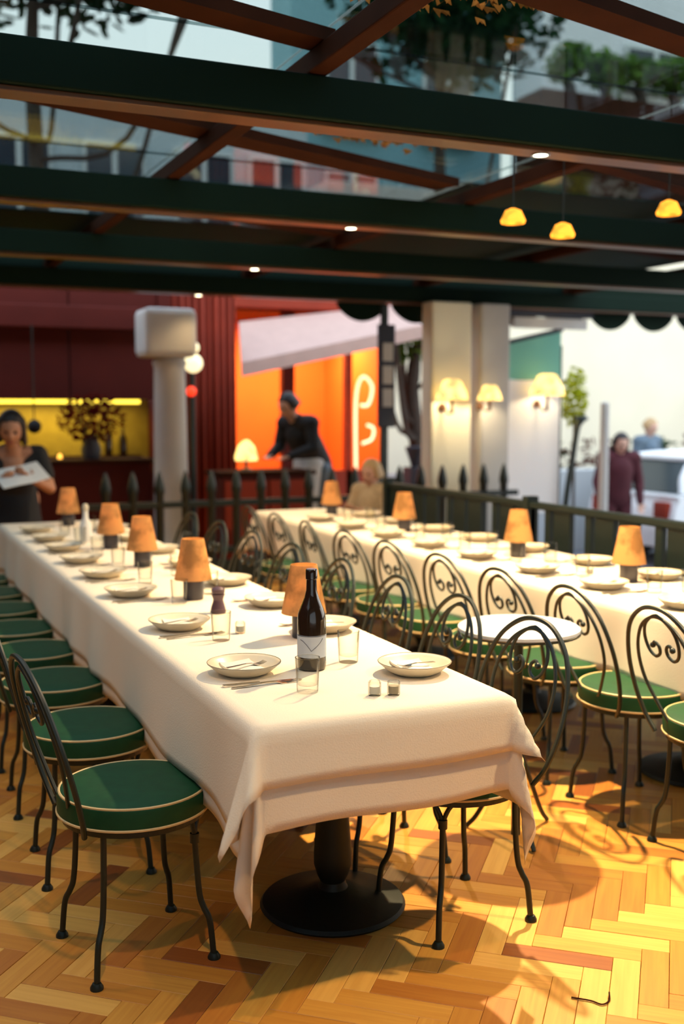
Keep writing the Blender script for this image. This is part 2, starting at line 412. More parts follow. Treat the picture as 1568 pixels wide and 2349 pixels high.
# ---------------------------------------------------------------- tables
def pedestal_table(x, y, wx, wy, lbl, grp, bxoff=.07):
    t = empty('dining_table', (x, y, 0), 0, lbl, 'table', grp)
    obj('tabletop', bx(-wx/2, wx/2, -wy/2, wy/2, .680, .713, bev=.006), M['brownwood'], t)
    o = obj('pedestal_column', lat([(0, .04), (.050, .045), (.040, .062), (.036, .075), (.046, .095), (.055, .125), (.055, .16), (.048, .26), (.043, .45), (.041, .62), (.05, .65), (.14, .665), (.14, .679), (0, .679)], 36), M['base'], t, True); o.location = (bxoff, -.1, 0)
    o = obj('pedestal_base', lat([(0, 0), (.205, 0), (.212, .008), (.205, .018), (.15, .03), (.09, .042), (.06, .055), (0, .056)], 48), M['base'], t, True); o.location = (bxoff, -.1, 0)
    return t
T1 = (.817, 1.485, 2.31, 7.10); T2 = (2.60, 3.25, 1.70, 7.35)
for i in range(4):
    y0 = T1[2]+i*(T1[3]-T1[2])/4; dy = (T1[3]-T1[2])/4
    pedestal_table((T1[0]+T1[1])/2, y0+dy/2, T1[1]-T1[0]-.01, dy-.006, 'black pedestal table under the front white cloth, %s of the row from the draped corner' % ORD[i], 'tables of the front row')
for i in range(5):
    y0 = T2[2]+i*(T2[3]-T2[2])/5; dy = (T2[3]-T2[2])/5
    pedestal_table((T2[0]+T2[1])/2, y0+dy/2, T2[1]-T2[0]-.01, dy-.006, 'black pedestal table under the rear white cloth, %s from the near end' % ORD[i], 'tables of the rear row')

def cloth(x0, x1, y0, y1, h, aL, aR, aN, aF, m, label, seed, st=.024, off=0, cfl=.30, tail=0):
    rnd = random.Random(seed); ph = [rnd.random()*6.28 for _ in range(8)]
    xs = [x0-aL+i*(x1-x0+aL+aR)/max(1, round((x1-x0+aL+aR)/st)) for i in range(round((x1-x0+aL+aR)/st)+1)]
    ys = [y0-aN+i*(y1-y0+aN+aF)/max(1, round((y1-y0+aN+aF)/st)) for i in range(round((y1-y0+aN+aF)/st)+1)]
    bm = bmesh.new(); G = []
    for y in ys:
        row = []
        for x in xs:
            qx, qy = min(max(x, x0), x1), min(max(y, y0), y1); dx, dy = x-qx, y-qy; r = math.hypot(dx, dy)
            if r < 1e-6:
                z = h+.0006*math.sin(7*x+ph[0])*math.sin(5*y+ph[1]); row.append(bm.verts.new((x, y, z))); continue
            nx, ny = dx/r, dy/r; phi = abs(math.atan2(abs(dy), abs(dx))); cnr = math.sin(2*phi)**1.5 if dx and dy else 0
            s = qy if abs(dx) > abs(dy) else qx
            fl = .07+cfl*cnr+.045*(1-cnr)*math.sin(s*9+ph[2]+2*math.sin(s*3+ph[3]))*min(1, r/.12)
            fl += .10*cnr*math.sin(phi*9+ph[4])
            sway = .03*math.sin(s*17+ph[5])*r
            R0 = .012+off
            if r < R0*1.57: hz = R0*math.sin(r/R0); dz = R0*(1-math.cos(r/R0))
            else: hz = R0+(r-R0*1.57)*fl; dz = R0+(r-R0*1.57)*math.sqrt(max(.05, 1-fl*fl))
            tx, ty = -ny, nx
            dz *= 1+.025*math.sin(s*11+ph[6])+tail*cnr*min(1, r/.3)
            row.append(bm.verts.new((qx+nx*hz+tx*sway, qy+ny*hz+ty*sway, h-dz)))
        G.append(row)
    for j in range(len(ys)-1):
        for i in range(len(xs)-1):
            bm.faces.new((G[j][i], G[j][i+1], G[j+1][i+1], G[j+1][i]))
    bmesh.ops.recalc_face_normals(bm, faces=bm.faces)
    o = obj('tablecloth', bm, m, None, True, 180)
    so = o.modifiers.new('thick', 'SOLIDIFY'); so.thickness = .0012; so.offset = 0
    return tag(o, label, 'tablecloth')
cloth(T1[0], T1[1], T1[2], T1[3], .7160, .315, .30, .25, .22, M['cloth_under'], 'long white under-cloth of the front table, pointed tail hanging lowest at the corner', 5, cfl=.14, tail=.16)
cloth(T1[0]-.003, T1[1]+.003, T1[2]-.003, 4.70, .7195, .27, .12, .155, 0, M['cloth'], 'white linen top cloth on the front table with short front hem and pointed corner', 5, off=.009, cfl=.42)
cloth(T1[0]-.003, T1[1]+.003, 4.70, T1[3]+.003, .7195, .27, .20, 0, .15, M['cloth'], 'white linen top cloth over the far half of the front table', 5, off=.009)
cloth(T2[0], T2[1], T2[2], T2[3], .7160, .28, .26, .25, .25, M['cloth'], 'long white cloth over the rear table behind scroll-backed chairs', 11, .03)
HT = .7205; HT2 = .7172

# ---------------------------------------------------------------- chairs
def make_chair():
    t = empty('bistro_chair')
    prof = [(0, .456), (.10, .4600), (.16, .4585), (.188, .454), (.197, .448), (.199, .440), (.199, .402), (.192, .394), (0, .394)]
    cu = obj('seat_cushion', lat(prof, 56), M['green'], t, True)
    for z, r in ((.4515, .1925), (.398, .199)):
        bm = bmesh.new(); tube(bm, [(r*math.cos(2*PI*k/56), r*math.sin(2*PI*k/56), z) for k in range(56)], .0036, 6, closed=True)
        obj('piping', bm, M['piping'], cu, True)
    bm = bmesh.new(); lathe(bm, [(.168, .392), (.188, .392), (.188, .376), (.168, .376), (.168, .392)], 48); obj('seat_frame', bm, M['iron'], t)
    for k, a in enumerate((45, -45, 135, -135)):
        A = math.radians(a); ca, sa = math.cos(A), math.sin(A); front = k < 2
        def q(r, z): return (ca*r, sa*r, z)
        ztop = .325 if front else .392
        bm = bmesh.new(); tube(bm, cr_spline([q(.172, ztop), q(.176, .26), q(.184, .17), q(.196, .135), q(.212, .10), q(.222, .012)], 5), .0082, 10)
        lg = obj('leg', bm, M['iron'], t, True)
        obj('foot', lat([(0, 0), (.017, 0), (.017, .006), (.011, .016), (0, .017)], 16, (ca*.223, sa*.223)), M['iron'], lg, True)
        if front:
            bm = bmesh.new()
            tube(bm, [q(.172, .335), q(.172, .310)], .0125, 10)
            for sg in (-1, 1):
                B = A+sg*.34
                tube(bm, cr_spline([q(.172, .32), (math.cos(A+sg*.05)*.172, math.sin(A+sg*.05)*.172, .35), (math.cos(A+sg*.15)*.175, math.sin(A+sg*.15)*.175, .378), (math.cos(B)*.178, math.sin(B)*.178, .390)], 5), .0065, 8)
            obj('leg_bracket', bm, M['iron'], t, True)
    def bp(y, z): return (-.178-(z-.40)*.27-(0 if abs(y) > .1 else .0), y, z)
    bm = bmesh.new(); half = [(.135, .385), (.172, .44), (.196, .53), (.194, .64), (.155, .745), (.080, .808), (0, .825)]
    pts = [bp(y, z) for y, z in half]+[bp(-y, z) for y, z in half[-2::-1]]; tube(bm, cr_spline(pts, 6), .0075, 8); obj('back_frame', bm, M['iron'], t, True)
    bm = bmesh.new(); half = [(.02, .40), (.085, .49), (.132, .58), (.134, .67), (.098, .745), (.045, .785), (0, .796)]
    pts = [bp(y, z) for y, z in half]+[bp(-y, z) for y, z in half[-2::-1]]; tube(bm, cr_spline(pts, 6), .0058, 8); obj('inner_loop', bm, M['iron'], t, True)
    for sg in (-1, 1):
        sc = [(0, .782), (.030, .772), (.068, .742), (.082, .70), (.072, .66), (.045, .642), (.020, .655), (.018, .678), (.036, .690), (.048, .678)]
        bm = bmesh.new(); P_ = cr_spline([bp(sg*y, z+.02) for y, z in sc], 6); tube(bm, P_, .0055, 8)
        e = P_[-1]; bmesh.ops.create_icosphere(bm, subdivisions=2, radius=.010, matrix=Matrix.Translation(e))
        obj('back_scroll', bm, M['iron'], t, True)
    return t
chair0 = make_chair(); used = [False]
def place_chair(x, y, rz, label, group):
    c = copy_tree(chair0) if used[0] else chair0; used[0] = True
    c.location = (x, y, 0); c.rotation_euler = (0, 0, rz); return tag(c, label, 'chair', group)
rc = random.Random(4)
for i, y in enumerate((2.79, 3.40, 4.02, 4.56, 5.06, 5.58, 6.10, 6.62)):
    place_chair(.638+(0 if i < 4 else rc.uniform(-.01, .01)), y, rc.uniform(-.06, .06) if i else .10,
                'green-cushioned bistro chair, %s from the draped corner, wall side of the front table' % ORD[i], 'chairs on the wall side of the front table')
for i, y in enumerate((2.63, 3.10, 3.56, 4.06, 4.6, 5.15, 5.7, 6.25)):
    place_chair(1.52, y, PI+rc.uniform(-.06, .06)+(.12 if i == 0 else 0), 'bistro chair under the cloth, %s from the draped corner, aisle side of front table' % ORD[i], 'chairs on the aisle side of the front table')
for i, y in enumerate((2.64, 3.10, 3.57, 4.04, 4.55, 5.03, 5.52, 6.02, 6.50)):
    place_chair(2.535, y, rc.uniform(-.08, .08), 'scroll-backed bistro chair against the rear cloth, %s in its row counting away from the viewer' % ORD[i], 'chairs on the aisle side of the rear table')

# round table reflected in the window, built as a solid table in the aisle
t = empty('reflected_table', (2.0, 3.04, 0), .3, 'window reflection of a small round pale blue-white table, built solid in the aisle', 'table')
obj('tabletop', lat([(0, .70), (.195, .70), (.203, .706), (.203, .716), (.196, .721), (0, .721)], 48), M['tablewhite'], t, True)
bm = bmesh.new(); lathe(bm, [(.196, .699), (.204, .703), (.204, .697), (.196, .695), (.196, .699)], 48); obj('rim', bm, M['iron'], t, True)
obj('stem', lat([(0, .0), (.016, .0), (.016, .70), (0, .70)], 16), M['iron'], t, True)
for k in range(3):
    a = 2*PI*k/3; bm = bmesh.new(); tube(bm, cr_spline([(0.01*math.cos(a), .01*math.sin(a), .30), (.06*math.cos(a), .06*math.sin(a), .20), (.13*math.cos(a), .13*math.sin(a), .06), (.17*math.cos(a), .17*math.sin(a), .008)], 6), .008, 8); obj('leg', bm, M['iron'], t, True)

# ---------------------------------------------------------------- tableware
def make_plate():
    t = empty('plate')
    obj('bowl', lat([(0, .003), (.048, .002), (.055, 0), (.060, .002), (.078, .012), (.094, .026), (.1005, .031), (.1015, .0335), (.098, .0335), (.090, .029), (.075, .0165), (.058, .009), (0, .007)], 56), M['ceramic'], t, True)
    bm = bmesh.new(); tube(bm, [(.1003*math.cos(2*PI*k/56), .1003*math.sin(2*PI*k/56), .0338) for k in range(56)], .0010, 5, closed=True); obj('rim', bm, M['rim'], t, True)
    return t
plate0 = make_plate()
def napkin_mesh():
    bm = bmesh.new(); n = 12; G = []
    for j in range(n+1):
        row = []
        for i in range(n+1):
            x = (i/n-.5)*.088; y = (j/n-.5)*.128; r = math.hypot(x, y)
            z = .0125+max(0, r-.050)**2*9+.0030*math.cos(x*55+1)*math.cos(y*20)
            row.append(bm.verts.new((x+.002*math.sin(y*80), y+.002*math.sin(x*90), z)))
        G.append(row)
    for j in range(n):
        for i in range(n): bm.faces.new((G[j][i], G[j][i+1], G[j+1][i+1], G[j+1][i]))
    r = bmesh.ops.extrude_face_region(bm, geom=list(bm.faces))
    for v in r['geom']:
        if isinstance(v, bmesh.types.BMVert): v.co.z += .006
    return mesh(bm, 'napkin', True, 50)
napkin_me = napkin_mesh(); napkin_me.materials.append(M['napkin'])
def sheet(bm, outline, z0, th_):
    """extrude (x,y,z) outline strip pairs into a thin solid"""
    lo = [(bm.verts.new((x, y0, z0+z)), bm.verts.new((x, y1, z0+z)), bm.verts.new((x, y1, z0+z+th_)), bm.verts.new((x, y0, z0+z+th_))) for x, y0, y1, z in outline]
    for A, B in zip(lo, lo[1:]):
        for k in range(4): bm.faces.new((A[k], A[(k+1) % 4], B[(k+1) % 4], B[k]))
    bm.faces.new(lo[0][::-1]); bm.faces.new(lo[-1])
def fork_mesh():
    bm = bmesh.new()
    sheet(bm, [(-.095, -.006, .006, .001), (-.06, -.005, .005, .002), (0, -.003, .003, .005), (.03, -.003, .003, .004), (.042, -.010, .010, .001), (.056, -.0115, .0115, 0)], 0, .0018)
    for k in range(4):
        yc = -.0095+k*.00633; sheet(bm, [(.056, yc-.0018, yc+.0018, 0), (.075, yc-.0016, yc+.0016, .0015), (.095, yc-.0008, yc+.0008, .006)], 0, .0016)
    return mesh(bm, 'fork')
def knife_mesh():
    bm = bmesh.new(); sheet(bm, [(-.11, -.007, .007, 0), (-.06, -.0065, .0065, 0), (-.01, -.005, .005, 0)], 0, .0055)
    sheet(bm, [(-.01, -.006, .006, .001), (.04, -.009, .009, .001), (.08, -.009, .008, .001), (.105, -.007, -.003, .001)], 0, .0018); return mesh(bm, 'knife')
fork_me, knife_me = fork_mesh(), knife_mesh(); fork_me.materials.append(M['chrome']); knife_me.materials.append(M['chrome'])
def make_tumbler(r=.032, h=.090):
    t = empty('water_glass')
    obj('glass_body', lat([(0, 0), (r*.82, 0), (r*.86, .003), (r, h), (r*.945, h), (r*.80, .020), (r*.5, .017), (0, .016)], 36), M['glassware'], t, True)
    bm = bmesh.new(); tube(bm, [(r*.972*math.cos(2*PI*k/36), r*.972*math.sin(2*PI*k/36), h) for k in range(36)], .0011, 5, closed=True); obj('lip', bm, M['glassware'], t, True)
    return t
glass0 = make_tumbler(); first = dict(plate=True, glass=True)
def put(kind, proto, x, y, z, rz, label, cat, group):
    o = proto if first[kind] else copy_tree(proto); first[kind] = False
    o.location = (x, y, z); o.rotation_euler = (0, 0, rz); return tag(o, label, cat, group)
rr = random.Random(12)
def setting(x, y, z, face, who, grp, cutl=True):
    """face=+1: the guest sits at -x looking along +x; -1: the other way"""
    put('plate', plate0, x, y, z, rr.uniform(0, 6), 'cream rimmed bowl plate at the '+who, 'plate', 'plates '+grp)
    nk = link('napkin', napkin_me, None, None, (x, y, z)); nk.rotation_euler = (0, 0, (PI/2 if face > 0 else -PI/2)+rr.uniform(-.25, .25)+PI/2)
    tag(nk, 'folded linen napkin in the bowl at the '+who, 'napkin', 'napkins '+grp)
    fk = link('fork', fork_me, None, None, (x+.004, y-.006, z+.0222)); fk.rotation_euler = (0, 0, (0 if face > 0 else PI)+rr.uniform(-.1, .1)+.12); fk.scale = (.62, 1, 1)
    tag(fk, 'steel fork on the napkin at the '+who, 'fork', 'forks '+grp)
    if cutl:
        for j, me in enumerate((knife_me, fork_me)):
            nm = ('knife', 'serving_fork')[j]
            k = link(nm, me, None, None, (x+face*.012, y-face*(.122+.020*j), z+.0002)); k.rotation_euler = (0, 0, (0 if face > 0 else PI)+rr.uniform(-.05, .05)+(.09 if j else 0))
            tag(k, ('steel knife' if j == 0 else 'steel fork')+' lying on the cloth at the '+who, ('knife' if j == 0 else 'fork'), ('knives ' if j == 0 else 'cloth forks ')+grp)
L1 = (2.78, 3.45, 4.14, 4.66, 5.15, 5.63, 6.08, 6.53); R1 = (2.60, 3.22, 3.72, 4.25, 4.80, 5.35, 5.90, 6.45)
for i, y in enumerate(L1): setting(.945 if i == 0 else .95, y, HT, 1, '%s wall-side place of the front table' % ORD[i], 'on the wall side of the front table')
for i, y in enumerate(R1): setting(1.375, y, HT, -1, '%s aisle-side place of the front table' % ORD[i], 'on the aisle side of the front table', i > 0)
L2 = (2.62, 3.08, 3.56, 4.03, 4.55, 5.03, 5.52, 6.02, 6.5)
for i, y in enumerate(L2):
    setting(2.745, y, HT2, 1, '%s aisle-side place of the rear table' % ORD[i], 'on the aisle side of the rear table')
    setting(3.115, y+.1, HT2, -1, '%s railing-side place of the rear table' % ORD[i], 'on the railing side of the rear table')
def glass(x, y, z, who): put('glass', glass0, x, y, z, rr.uniform(0, 6), 'clear water tumbler '+who, 'glass', 'water tumblers on the tables')
glass(1.03, 2.53, HT, 'in front of the dark bottle, tallest in view on the front table')
glass(1.262, 2.79, HT, 'beside the dark bottle on its aisle side')
glass(1.02, 3.22, HT, 'in front of the plum pepper mill')
for i, y in enumerate((3.90, 4.42, 4.93, 5.40, 5.86, 6.32)):
    glass(1.075, y, HT, 'on the front table at the %s wall-side place' % ORD[i+2])
    glass(1.245+.01*(i % 2), y+.16, HT, 'on the front table at the %s aisle-side place' % ORD[i+2])
for i, y in enumerate(L2):
    glass(2.86, y-.17, HT2, 'on the rear table at the %s aisle-side place' % ORD[i])
    if i != 2: glass(3.0, y+.27, HT2, 'on the rear table at the %s railing-side place' % ORD[i])

def shaker(x, y, z, fill, who):
    t = empty('shaker', (x, y, z), 0, who, 'shaker', None)
    obj('glass_body', lat([(0, 0), (.015, 0), (.0165, .004), (.0165, .034), (.013, .038), (.0115, .038), (.0145, .032), (.0145, .005), (0, .004)], 24), M['glassware'], t, True)
    obj('filling', lat([(0, .005), (.0138, .0055), (.0138, .024), (0, .025)], 20), M[fill], t, True)
shaker(1.172, 2.43, HT, 'salt', 'small clear glass salt pot, one of two before the dark bottle')
shaker(1.218, 2.415, HT, 'pepper', 'small clear glass pepper pot, one of two, on the aisle side')
shaker(1.11, 3.30, HT, 'salt', 'small clear glass salt pot behind the second tumbler')
shaker(2.93, 3.90, HT2, 'salt', 'small glass salt pot near the lampshade on the rear table')
# pepper mill
t = empty('pepper_mill', (1.15, 3.66, HT), 0, 'plum-coloured waisted wooden pepper mill on the front table', 'pepper mill')
obj('mill_body', lat([(0, 0), (.026, 0), (.028, .006), (.026, .018), (.019, .042), (.018, .050), (.022, .062), (.024, .068), (0, .068)], 32), M['mill'], t, True)
obj('mill_head', lat([(0, .0685), (.019, .0685), (.024, .076), (.024, .086), (.016, .093), (0, .095)], 32), M['mill'], t, True)
# bottle
t = empty('bottle', (1.135, 2.756, HT), 0, 'tall dark brown wine bottle with a pale blue-grey reflection painted round it', 'bottle')
obj('bottle_body', lat([(0, .004), (.030, 0), (.038, .003), (.0400, .012), (.0400, .140), (.038, .156), (.030, .178), (.020, .202), (.0150, .222), (.0140, .262), (.0, .262)], 40), M['bottle'], t, True)
obj('bottle_cap', lat([(.0150, .252), (.0165, .253), (.0165, .278), (.014, .281), (0, .281)], 32), M['bottle'], t, True)
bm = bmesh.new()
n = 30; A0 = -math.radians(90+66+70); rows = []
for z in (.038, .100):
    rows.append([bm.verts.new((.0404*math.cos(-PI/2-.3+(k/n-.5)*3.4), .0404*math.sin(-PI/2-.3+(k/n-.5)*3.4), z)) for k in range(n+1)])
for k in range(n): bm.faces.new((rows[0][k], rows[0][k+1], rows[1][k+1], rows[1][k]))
lb = obj('label', bm, M['label'], t, True)  # pale band and its arcs stand in for a reflected table
bm = bmesh.new()
def onb(a, z): return (.0408*math.cos(-PI/2-.42+a), .0408*math.sin(-PI/2-.42+a), z)
tube(bm, [onb(-1.2+2.4*k/20, .0985) for k in range(21)], .0009, 5)
tube(bm, [onb(-.85+.85*k/10, .088-.030*(k/10)**1.8) for k in range(11)], .0007, 5)
tube(bm, [onb(.85-.85*k/10, .092-.034*(k/10)**.8) for k in range(11)], .0007, 5)
obj('reflection_arcs', bm, M['reflectdark'], lb, True)

def table_lamp(x, y, z, lbl, s=1.0, grp='amber-shaded lamps on the tables'):
    t = empty('table_lamp', (x, y, z), rr.uniform(0, 6), lbl, 'lamp', grp)
    obj('lamp_base', lat([(0, 0), (.036*s, 0), (.038*s, .003), (.038*s, .070), (.034*s, .074), (0, .074)], 28), M['lampbase'], t, True)
    obj('lamp_stem', lat([(0, .073), (.006, .073), (.006, .12), (0, .12)], 12), M['chrome'], t, True)
    b = obj('lamp_shade', lat([(.0715*s, .078), (.042*s, .232), (.0405*s, .232), (.070*s, .078), (.0715*s, .078)], 40), M['shade'], t, True)
    bm = bmesh.new()
    for k in range(3): tube(bm, [(0, 0, .115), (.047*math.cos(k*2.094), .047*math.sin(k*2.094), .20)], .0012, 5)
    obj('shade_carrier', bm, M['chrome'], t)
    l = bpy.data.lights.new('lamp_bulb', 'POINT'); l.energy = .45; l.color = (1, .62, .25); l.shadow_soft_size = .015
    lo = bpy.data.objects.new('lamp_bulb', l); COL.objects.link(lo); lo.parent = t; lo.location = (0, 0, .15)
table_lamp(1.275, 3.16, HT, 'amber paper-shaded table lamp directly behind the dark bottle')
table_lamp(1.15, 3.97, HT, 'amber-shaded lamp on charcoal base behind the pepper mill')
table_lamp(1.18, 4.90, HT, 'amber-shaded lamp with dark base, third along the front table')
table_lamp(1.19, 5.62, HT, 'amber-shaded lamp, fourth along the front table')
table_lamp(1.19, 6.85, HT, 'amber-shaded lamp at the far end of the front table beside the woman')
for i, y in enumerate((3.66, 4.50, 5.72, 6.80)):
    table_lamp(2.95, y, HT2, 'amber-shaded lamp on the rear table, %s along it from the near end' % ORD[i])
# white bottle candle on front table
t = empty('carafe', (1.13, 5.98, HT), 0, 'small white stoppered carafe between lamps at the far end of the front table', 'carafe')
obj('carafe_body', lat([(0, 0), (.032, 0), (.034, .01), (.032, .09), (.014, .13), (.013, .17), (0, .17)], 28), M['paper'], t, True)
obj('stopper', lat([(0, .1705), (.016, .1705), (.018, .19), (.010, .205), (0, .207)], 20), M['ceramic'], t, True)

# dark thread on the floor
bm = bmesh.new(); tube(bm, cr_spline([(1.55, 2.10, .004), (1.585, 2.07, .003), (1.60, 2.045, .003), (1.625, 2.05, .004), (1.645, 2.075, .008)], 6), .0022, 6)
tag(obj('twig', bm, M['brownwood'], None, True), 'thin dark curled twig lying on the bright parquet', 'twig')

# ---------------------------------------------------------------- people
def capsule(bm, a, b, ra, rb, seg=14):
    a, b = Vector(a), Vector(b); d = b-a; L = max(d.length, 1e-5); u = d/L; pts = []; rad = []
    for k in range(5): t = -math.cos(k/4*PI/2); pts.append(a+u*ra*t*1.0); rad.append(max(.0008, ra*math.sin(math.acos(-t))))
    for k in range(5): t = math.sin(k/4*PI/2); pts.append(b+u*rb*t); rad.append(max(.0008, rb*math.cos(k/4*PI/2)))
    tube(bm, pts, 0, seg, radii=rad)
def head_mesh(bm, c, fwd, up, s=1.0):
    """a head with brow, eye sockets, nose, lips, chin and ears; fwd = where it looks"""
    f = Vector(fwd).normalized(); u = Vector(up); u = (u-f*u.dot(f)).normalized(); r = f.cross(u)
    tmp = bmesh.new(); bmesh.ops.create_uvsphere(tmp, u_segments=40, v_segments=32, radius=1)
    for v in tmp.verts:
        x, y, z = v.co
        zz = z*.118; w_ = .076*(1-.22*max(0, -z)**1.5); dpt = .094
        X = x*w_; Y = y*dpt
        if z < -.2 and y < 0: Y *= .82
        if y > 0:
            Y += .016*math.exp(-((z+.12)/.16)**2-(x/.16)**2)*y       # nose
            Y += .010*math.exp(-((z+.02)/.28)**2-(x/.10)**2)*y
            Y -= .011*math.exp(-((z-.10)/.12)**2)*(math.exp(-((x-.40)/.20)**2)+math.exp(-((x+.40)/.20)**2))
            Y += .005*math.exp(-((z-.28)/.10)**2)*math.exp(-(x/.7)**2)
            Y += .006*math.exp(-((z+.48)/.07)**2-(x/.28)**2)
            Y += .010*math.exp(-((z+.85)/.18)**2-(x/.35)**2)
        v.co = Vector((X, Y, zz))
    for sg in (-1, 1):
        bmesh.ops.create_uvsphere(tmp, u_segments=12, v_segments=8, radius=1, matrix=Matrix.Translation((sg*.077, -.004, -.004)) @ Matrix.Diagonal((.010, .018, .031, 1)))
    me_ = bpy.data.meshes.new('tmp'); tmp.to_mesh(me_); tmp.free()
    Mx = Matrix((( r.x, f.x, u.x, c[0]), (r.y, f.y, u.y, c[1]), (r.z, f.z, u.z, c[2]), (0, 0, 0, 1))) @ Matrix.Scale(s, 4)
    me_.transform(Mx); bm.from_mesh(me_); bpy.data.meshes.remove(me_); return Mx
def hand(bm, wrist, d, palm_n, curl=.5, s=1.0):
    """palm and five separate curled fingers; d = forearm direction, palm_n = the way the palm faces"""
    d = Vector(d).normalized(); n = Vector(palm_n); n = (n-d*n.dot(d)).normalized(); side = d.cross(n); wv = Vector(wrist)
    for k in range(4):
        o_ = (k-1.5)*.019*s; capsule(bm, wv+d*.015*s+side*o_*.5, wv+d*.085*s+side*o_, .014*s, .0125*s, 10)
        ln = (.068, .078, .074, .058)[k]*s; p = wv+d*.088*s+side*o_; a = 0
        for j in range(3):
            a += curl*(.35+.3*j); q = p+(d*math.cos(a)+n*math.sin(a))*ln*(.44, .32, .24)[j]
            capsule(bm, p, q, (.0088-.0008*j)*s, (.0082-.0010*j)*s, 8); p = q
    p = wv+d*.025*s-side*.024*s; q = p+(d*.6-side*.7+n*.3).normalized()*.038*s; capsule(bm, p, q, .012*s, .0095*s, 8)
    r_ = q+(d*.8-side*.1+n*.5).normalized()*.030*s; capsule(bm, q, r_, .009*s, .0075*s, 8)
def remesh(o, vx, sm=4):
    r = o.modifiers.new('surface', 'REMESH'); r.mode = 'VOXEL'; r.voxel_size = vx; r.use_smooth_shade = True
    s = o.modifiers.new('smooth', 'SMOOTH'); s.iterations = sm; s.factor = .5
def person(loc, rz, J, skin, parts, hair, label, vx=.011, curl=.5, hairlen=.12):
    t = empty('person', loc, rz, label, 'person')
    P = {k: Vector(v) for k, v in J.items() if k not in ('look', 'up')}
    bm = bmesh.new()
    capsule(bm, P['pelvis'], P['chest'], .125, .115, 20); capsule(bm, P['chest'], P['neck'], .105, .055, 18)
    capsule(bm, P['shL'], P['shR'], .058, .058); capsule(bm, P['neck']-Vector((0, 0, .04)), P['head']-Vector((0, .01, .05)), .052, .048)
    for s_ in 'LR':
        capsule(bm, P['chest'], P['sh'+s_], .09, .06); capsule(bm, P['sh'+s_], P['el'+s_], .048, .038); capsule(bm, P['el'+s_], P['wr'+s_], .038, .024)
        hand(bm, P['wr'+s_], P['wr'+s_]-P['el'+s_], J.get('palm'+s_, (0, 0, 1)), curl)
        capsule(bm, P['hip'+s_], P['kn'+s_], .082, .055); capsule(bm, P['kn'+s_], P['an'+s_], .053, .034)
        capsule(bm, P['an'+s_]+Vector((0, -.03, -.035)), P['an'+s_]+Vector((0, .13, -.045)), .035, .028)
    Mx = head_mesh(bm, P['head'], J['look'], J['up'])
    b = obj('body', bm, skin, t, True, 180); remesh(b, vx, 2)
    for nm, m_, caps in parts:
        bm = bmesh.new()
        for a_, b_, r1, r2 in caps: capsule(bm, P[a_] if isinstance(a_, str) else a_, P[b_] if isinstance(b_, str) else b_, r1, r2, 18)
        remesh(obj(nm, bm, m_, t, True, 180), .012, 5)
    for sg in (-1, 1):
        bm = bmesh.new(); bmesh.ops.create_uvsphere(bm, u_segments=12, v_segments=8, radius=.011, matrix=Mx @ Matrix.Translation((sg*.030, .081, .012))); obj('eye', bm, M['eyewhite'], t, True)
    bm = bmesh.new()
    for sg in (-1, 1):
        a_ = Mx @ Vector((sg*.016, .0915, -.057)); b_ = Mx @ Vector((0, .095, -.056)); capsule(bm, a_, b_, .0035, .0055, 8)
    obj('mouth', bm, M['lips'], t, True)
    bm = bmesh.new()
    bmesh.ops.create_uvsphere(bm, u_segments=28, v_segments=20, radius=1, matrix=Mx @ Matrix.Translation((0, -.018, .028)) @ Matrix.Diagonal((.090, .100, .105, 1)))
    rh = random.Random(3)
    for k in range(26):
        a = PI*(.93+k/25*1.14)-PI*.07
        x, y = math.cos(a)*.082, math.sin(a)*.085-.012
        capsule(bm, Mx @ Vector((x*.9, y*.9, .05)), Mx @ Vector((x*1.12, y*1.12-.01, .02-hairlen*(.85+.3*rh.random()))), .026, .015, 8)
    # cut the hair away from the face
    bm2 = bm; inv = Mx.inverted()
    for v in bm2.verts:
        q = inv @ v.co
        if q.y > .045 and q.z < .062: v.co = Mx @ Vector((q.x*(1.0 if abs(q.x) > .055 else .8), .035, q.z))
    h_ = obj('hair', bm2, hair, t, True, 180); remesh(h_, .008, 3)
    return t

# the woman reading a paper behind the end of the front table
J = dict(pelvis=(0, -.16, .86), chest=(0, -.03, 1.06), neck=(0, .03, 1.19), head=(.01, .085, 1.305), look=(.06, 1, -.42), up=(0, .4, 1),
         shL=(-.165, -.0, 1.135), shR=(.165, 0, 1.135), elL=(-.235, .08, .90), elR=(.25, .05, .90), wrL=(-.10, .27, .985), wrR=(.10, .29, .975), palmL=(.3, .2, 1), palmR=(-.3, .2, 1),
         hipL=(-.09, -.16, .82), hipR=(.09, -.16, .82), knL=(-.10, -.06, .46), knR=(.10, -.04, .46), anL=(-.10, -.12, .085), anR=(.10, -.10, .085))
V = Vector
woman = person((.98, 7.72, 0), PI-.12, J, M['skin'],
    [('dress', M['black'], [('pelvis', (0, -.05, 1.02), .155, .128), ((-.10, -.01, 1.06), (-.135, .0, 1.14), .085, .060), ((.10, -.01, 1.06), (.135, .0, 1.14), .085, .060), ((-.05, -.07, 1.05), (.05, -.07, 1.12), .10, .085),
        ('shL', (-.215, .05, .99), .064, .054), ('shR', (.222, .03, .99), .064, .054), ('pelvis', (0, -.12, .60), .16, .19), ((0, -.12, .62), (0, -.12, .45), .19, .20)])],
    M['hairdark'], 'dark-haired woman in black v-neck reading a white paper behind the front table', vx=.0065, curl=.45, hairlen=.13)
bm = bmesh.new(); sheet(bm, [(-.16, -.10, .12, 0), (-.05, -.105, .115, .008), (.06, -.10, .12, .004), (.16, -.095, .12, .014)], 0, .003)
pp = tag(obj('menu_sheet', bm, M['paper'], None), 'white sheet of paper held open by the woman in black', 'paper')
